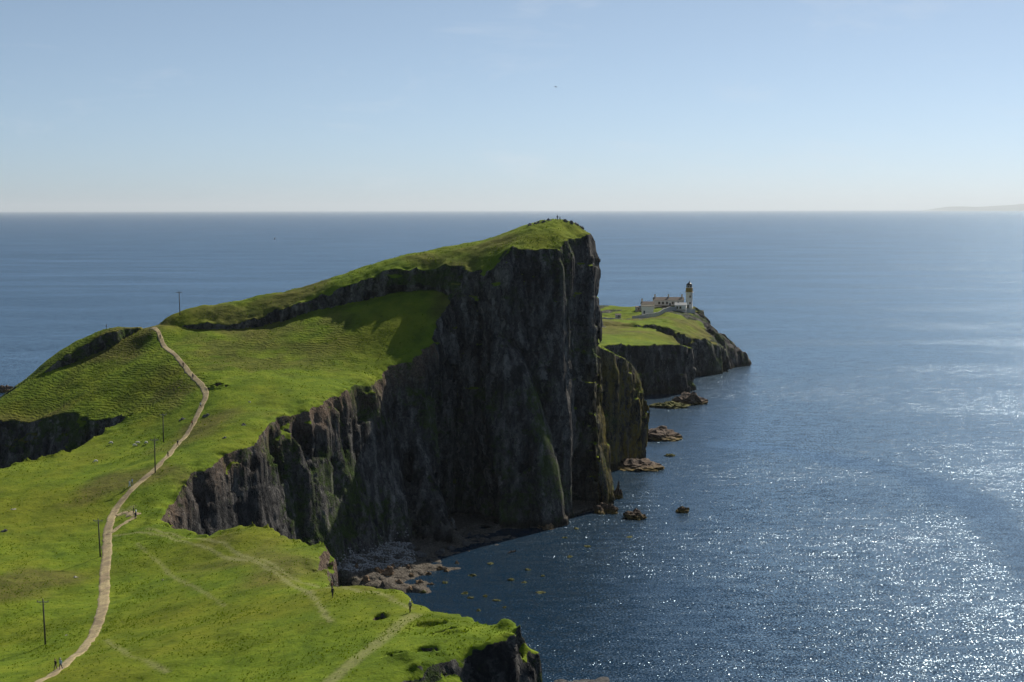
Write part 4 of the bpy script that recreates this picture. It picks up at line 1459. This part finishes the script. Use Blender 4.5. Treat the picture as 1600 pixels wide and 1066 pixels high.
# ------------------------------------------------------------------ pebbles of the cove, one mass
def scatter_pebbles():
    n = 5200
    rs = np.random.RandomState(3)
    base = np.array([[1, 0, 0], [0, 1, 0], [-1, 0, 0], [0, -1, 0], [0, 0, 0.7], [0, 0, -0.5]], float)
    tri = np.array([[0, 1, 4], [1, 2, 4], [2, 3, 4], [3, 0, 4], [1, 0, 5], [2, 1, 5], [3, 2, 5], [0, 3, 5]])
    Vs, Fs, c = [], [], 0
    poly = XY([(500, 880, 396), (515, 835, 432), (560, 832, 440), (640, 850, 432), (650, 880, 408), (610, 905, 396), (530, 910, 388)])
    lo, hi = poly.min(0), poly.max(0)
    while c < n:
        p = lo + (hi - lo) * rs.rand(2)
        if poly_sdf(poly, p[:1], p[1:])[0] > 0:
            continue
        z = drop(p[0], p[1])
        if z > 6 or z < -0.3:
            c += 1
            continue
        r = 0.18 + 0.38 * rs.rand() ** 3
        a = rs.rand() * 6.28
        rot = np.array([[math.cos(a), -math.sin(a), 0], [math.sin(a), math.cos(a), 0], [0, 0, 1]])
        v = (base * (1 + 0.3 * rs.randn(6, 1)) * r * np.array([1, 0.8, 0.8])) @ rot.T + np.array([p[0], p[1], z + 0.05])
        Fs.append(tri + 6 * len(Vs)); Vs.append(v)
        c += 1
    return mesh_from('pebbles', np.concatenate(Vs), np.concatenate(Fs), False)


M_PEB = plain('grey_beach_pebbles', (0.44, 0.43, 0.42), 0.9, 0.45, 0.9)
put('pebbles', scatter_pebbles(), M_PEB, kind='stuff', label='grey pebble beach at the head of the cove', cat='pebbles')

# ------------------------------------------------------------------ far islands, yacht, gull
def island(x0, x1, y, hmax, seed):
    xs = np.linspace(x0, x1, 90)
    ys = np.linspace(y - 6000, y + 6000, 14)
    X, Y = np.meshgrid(xs, ys, indexing='ij')
    u = (X - x0) / (x1 - x0)
    v = (Y - y) / 6000
    H = hmax * (0.58 + 0.42 * np.exp(-((u - 0.30) / 0.16) ** 2) + 0.25 * fbm(X / 4200, Y / 6000, None, 4, seed)) * sstep(0, 0.06, u) * sstep(1, 0.9, u) * np.clip(1 - v * v, 0, 1) ** 0.5 - 5
    V = np.stack([X.ravel(), Y.ravel(), H.ravel()], 1)
    i = (np.arange(89)[:, None] * 14 + np.arange(13)[None]).ravel()
    return mesh_from('hills', V, np.stack([i, i + 14, i + 15, i + 1], 1))


M_ISLE = plain('far_moorland', (0.07, 0.085, 0.05), 0.95, 0.3, 0.002)
put('hills', island(26000, 50000, 90000, 470, 8), M_ISLE, kind='structure', label='faint low island on the horizon')

M_SAIL = plain('sailcloth', (0.75, 0.75, 0.72), 0.8, 0.05, 1.0)
M_HULL = plain('dark_hull_paint', (0.04, 0.05, 0.07), 0.4, 0.1, 1.0)
bx, by, _ = W(429, 373, CAM_H * FPX / (373 - EYE))
yt = empty('yacht', (bx, by, 0), R(25), 'tiny sailing yacht far out on the open sea', 'yacht')
hb = MB()
rings = []
for x, w, zb in ((-6.5, 1.4, -0.2), (-3, 2.0, -0.6), (1.5, 1.9, -0.6), (5, 0.9, -0.3), (7, 0.08, 0.5)):
    rings.append([hb.bm.verts.new(v) for v in ((x, -w, 1.3), (x, -w * 0.7, 0.2), (x, 0, zb), (x, w * 0.7, 0.2), (x, w, 1.3))])
for a, b in zip(rings[:-1], rings[1:]):
    for k in range(4):
        hb.bm.faces.new((a[k], a[k + 1], b[k + 1], b[k]))
    hb.bm.faces.new((a[4], a[0], b[0], b[4]))
hb.bm.faces.new(rings[0])
hb.build('hull', M_HULL, yt)
MB().box((-0.5, 0, 1.6), (5, 2.0, 0.6), 0, 0.1).build('cabin', M_SAIL, yt)
MB().rod((0.8, 0, 1.2), (0.8, 0, 15.5), 0.09, 0.05).build('mast', M_ARM, yt)
MB().prism([(0.6, 2.4), (-4.8, 2.5), (-2.4, 8.0), (0.7, 15.0)], -0.03, 0.03).build('mainsail', M_SAIL, yt)
MB().prism([(1.1, 13.5), (1.6, 2.0), (6.6, 1.6)], -0.03, 0.03).build('jib', M_SAIL, yt)
yt.scale = (0.5, 0.5, 0.5)

gx, gy, gz = W(869, 136, 300)
gu = empty('gull', (gx, gy, gz), R(70), 'single gull gliding in the sky above the great cliff', 'bird')
MB().turned([(0.005, -0.26), (0.05, -0.16), (0.075, 0.0), (0.06, 0.12), (0.035, 0.18), (0.04, 0.22), (0.01, 0.30)], (0, 0, 0), 8).build('body', M_SAIL, gu, True).rotation_euler = (R(-90), 0, 0)
for sg in (-1, 1):
    wb = MB()
    q = [wb.bm.verts.new(v) for v in ((0.04 * sg, 0.10, 0.03), (0.38 * sg, 0.16, 0.13), (0.72 * sg, 0.0, 0.06), (0.36 * sg, 0.0, 0.12), (0.04 * sg, -0.08, 0.03))]
    q2 = [wb.bm.verts.new(v.co + Vector((0, 0, -0.02))) for v in q]
    wb.bm.faces.new(q); wb.bm.faces.new(q2[::-1])
    for k in range(5):
        wb.bm.faces.new((q[(k + 1) % 5], q[k], q2[k], q2[(k + 1) % 5]))
    wb.build('wing', M_GREYB, gu)

# ------------------------------------------------------------------ tufts of longer grass, one mass
def scatter_tufts():
    rs = np.random.RandomState(11)
    cen = V[FACES].mean(1)
    gf = g_attr[FACES].min(1)
    dpath = line_dist(np.array([p[:2] for p in path_pts]), cen[:, 0], cen[:, 1])
    clump = fbm(cen[:, 0] / 9, cen[:, 1] / 9, None, 3, 401)
    near = sstep(360, 240, cen[:, 1])
    w = (gf > 0.9) * (dpath > 1.8) * (0.25 + 1.6 * sstep(-0.1, 0.45, clump)) * (0.25 + near) * (cen[:, 1] > 165) * (cen[:, 0] > -140)
    idx = rs.choice(len(cen), 62000, p=w / w.sum())
    p = cen[idx] + np.c_[rs.uniform(-0.3, 0.3, (len(idx), 2)), np.zeros(len(idx))]
    n = len(p)
    hgt = (0.05 + 0.16 * rs.rand(n) ** 2.5) * (1 + 0.5 * sstep(240, 420, p[:, 1]))
    wid = hgt * rs.uniform(0.9, 1.7, n)
    Vv, Ff = [], []
    for k in range(3):
        a = rs.rand(n) * 6.28
        dx, dy = np.cos(a) * wid * 0.5, np.sin(a) * wid * 0.5
        ox, oy = rs.uniform(-0.5, 0.5, n) * wid, rs.uniform(-0.5, 0.5, n) * wid
        b0 = np.c_[p[:, 0] - dx + ox * .3, p[:, 1] - dy + oy * .3, p[:, 2] - 0.08]
        b1 = np.c_[p[:, 0] + dx + ox * .3, p[:, 1] + dy + oy * .3, p[:, 2] - 0.08]
        t = np.c_[p[:, 0] + ox, p[:, 1] + oy, p[:, 2] + hgt]
        Vv.append(np.stack([b0, b1, t], 1).reshape(-1, 3))
    Vv = np.concatenate(Vv)
    return mesh_from('grass', Vv, np.arange(len(Vv)).reshape(-1, 3), False)


tg = NT('tuft_blades')
tp = tg.pos()
tn = tg.noise(tp, 0.5, 4.0, 0.7)
tc = tg.ramp(tn, [(0.3, (0.075, 0.125, 0.004)), (0.5, (0.13, 0.20, 0.005)), (0.7, (0.21, 0.25, 0.010))])
tdf, ttr, tmx = tg.n('BsdfDiffuse'), tg.n('BsdfTranslucent'), tg.n('MixShader')
tg.link(tc, tdf.inputs['Color']); tg.link(tc, ttr.inputs['Color'])
tmx.inputs[0].default_value = 0.5
tg.link(tdf.outputs[0], tmx.inputs[1]); tg.link(ttr.outputs[0], tmx.inputs[2])
tg.link(tmx.outputs[0], tg.out.inputs[0])
tg.t.nodes.remove(tg.b)
put('grass', scatter_tufts(), tg.m, kind='stuff', label='rough tufts of longer grass over the meadow', cat='grass')

# ------------------------------------------------------------------ the air
def haze():
    b = MB().box((0, 75000, 323.5), (420000, 180000, 651.0))
    t = bpy.data.materials.new('sea_haze')
    t.use_nodes = True
    nt = t.node_tree
    nt.nodes.clear()
    o = nt.nodes.new('ShaderNodeOutputMaterial')
    v = nt.nodes.new('ShaderNodeVolumePrincipled')
    v.inputs['Color'].default_value = (0.86, 0.94, 1.0, 1)
    v.inputs['Density'].default_value = 1.6e-5
    v.inputs['Anisotropy'].default_value = 0.3
    nt.links.new(v.outputs[0], o.inputs['Volume'])
    return b.build('haze', t, kind='stuff', label='thin sea haze over the water', cat='haze')


haze()
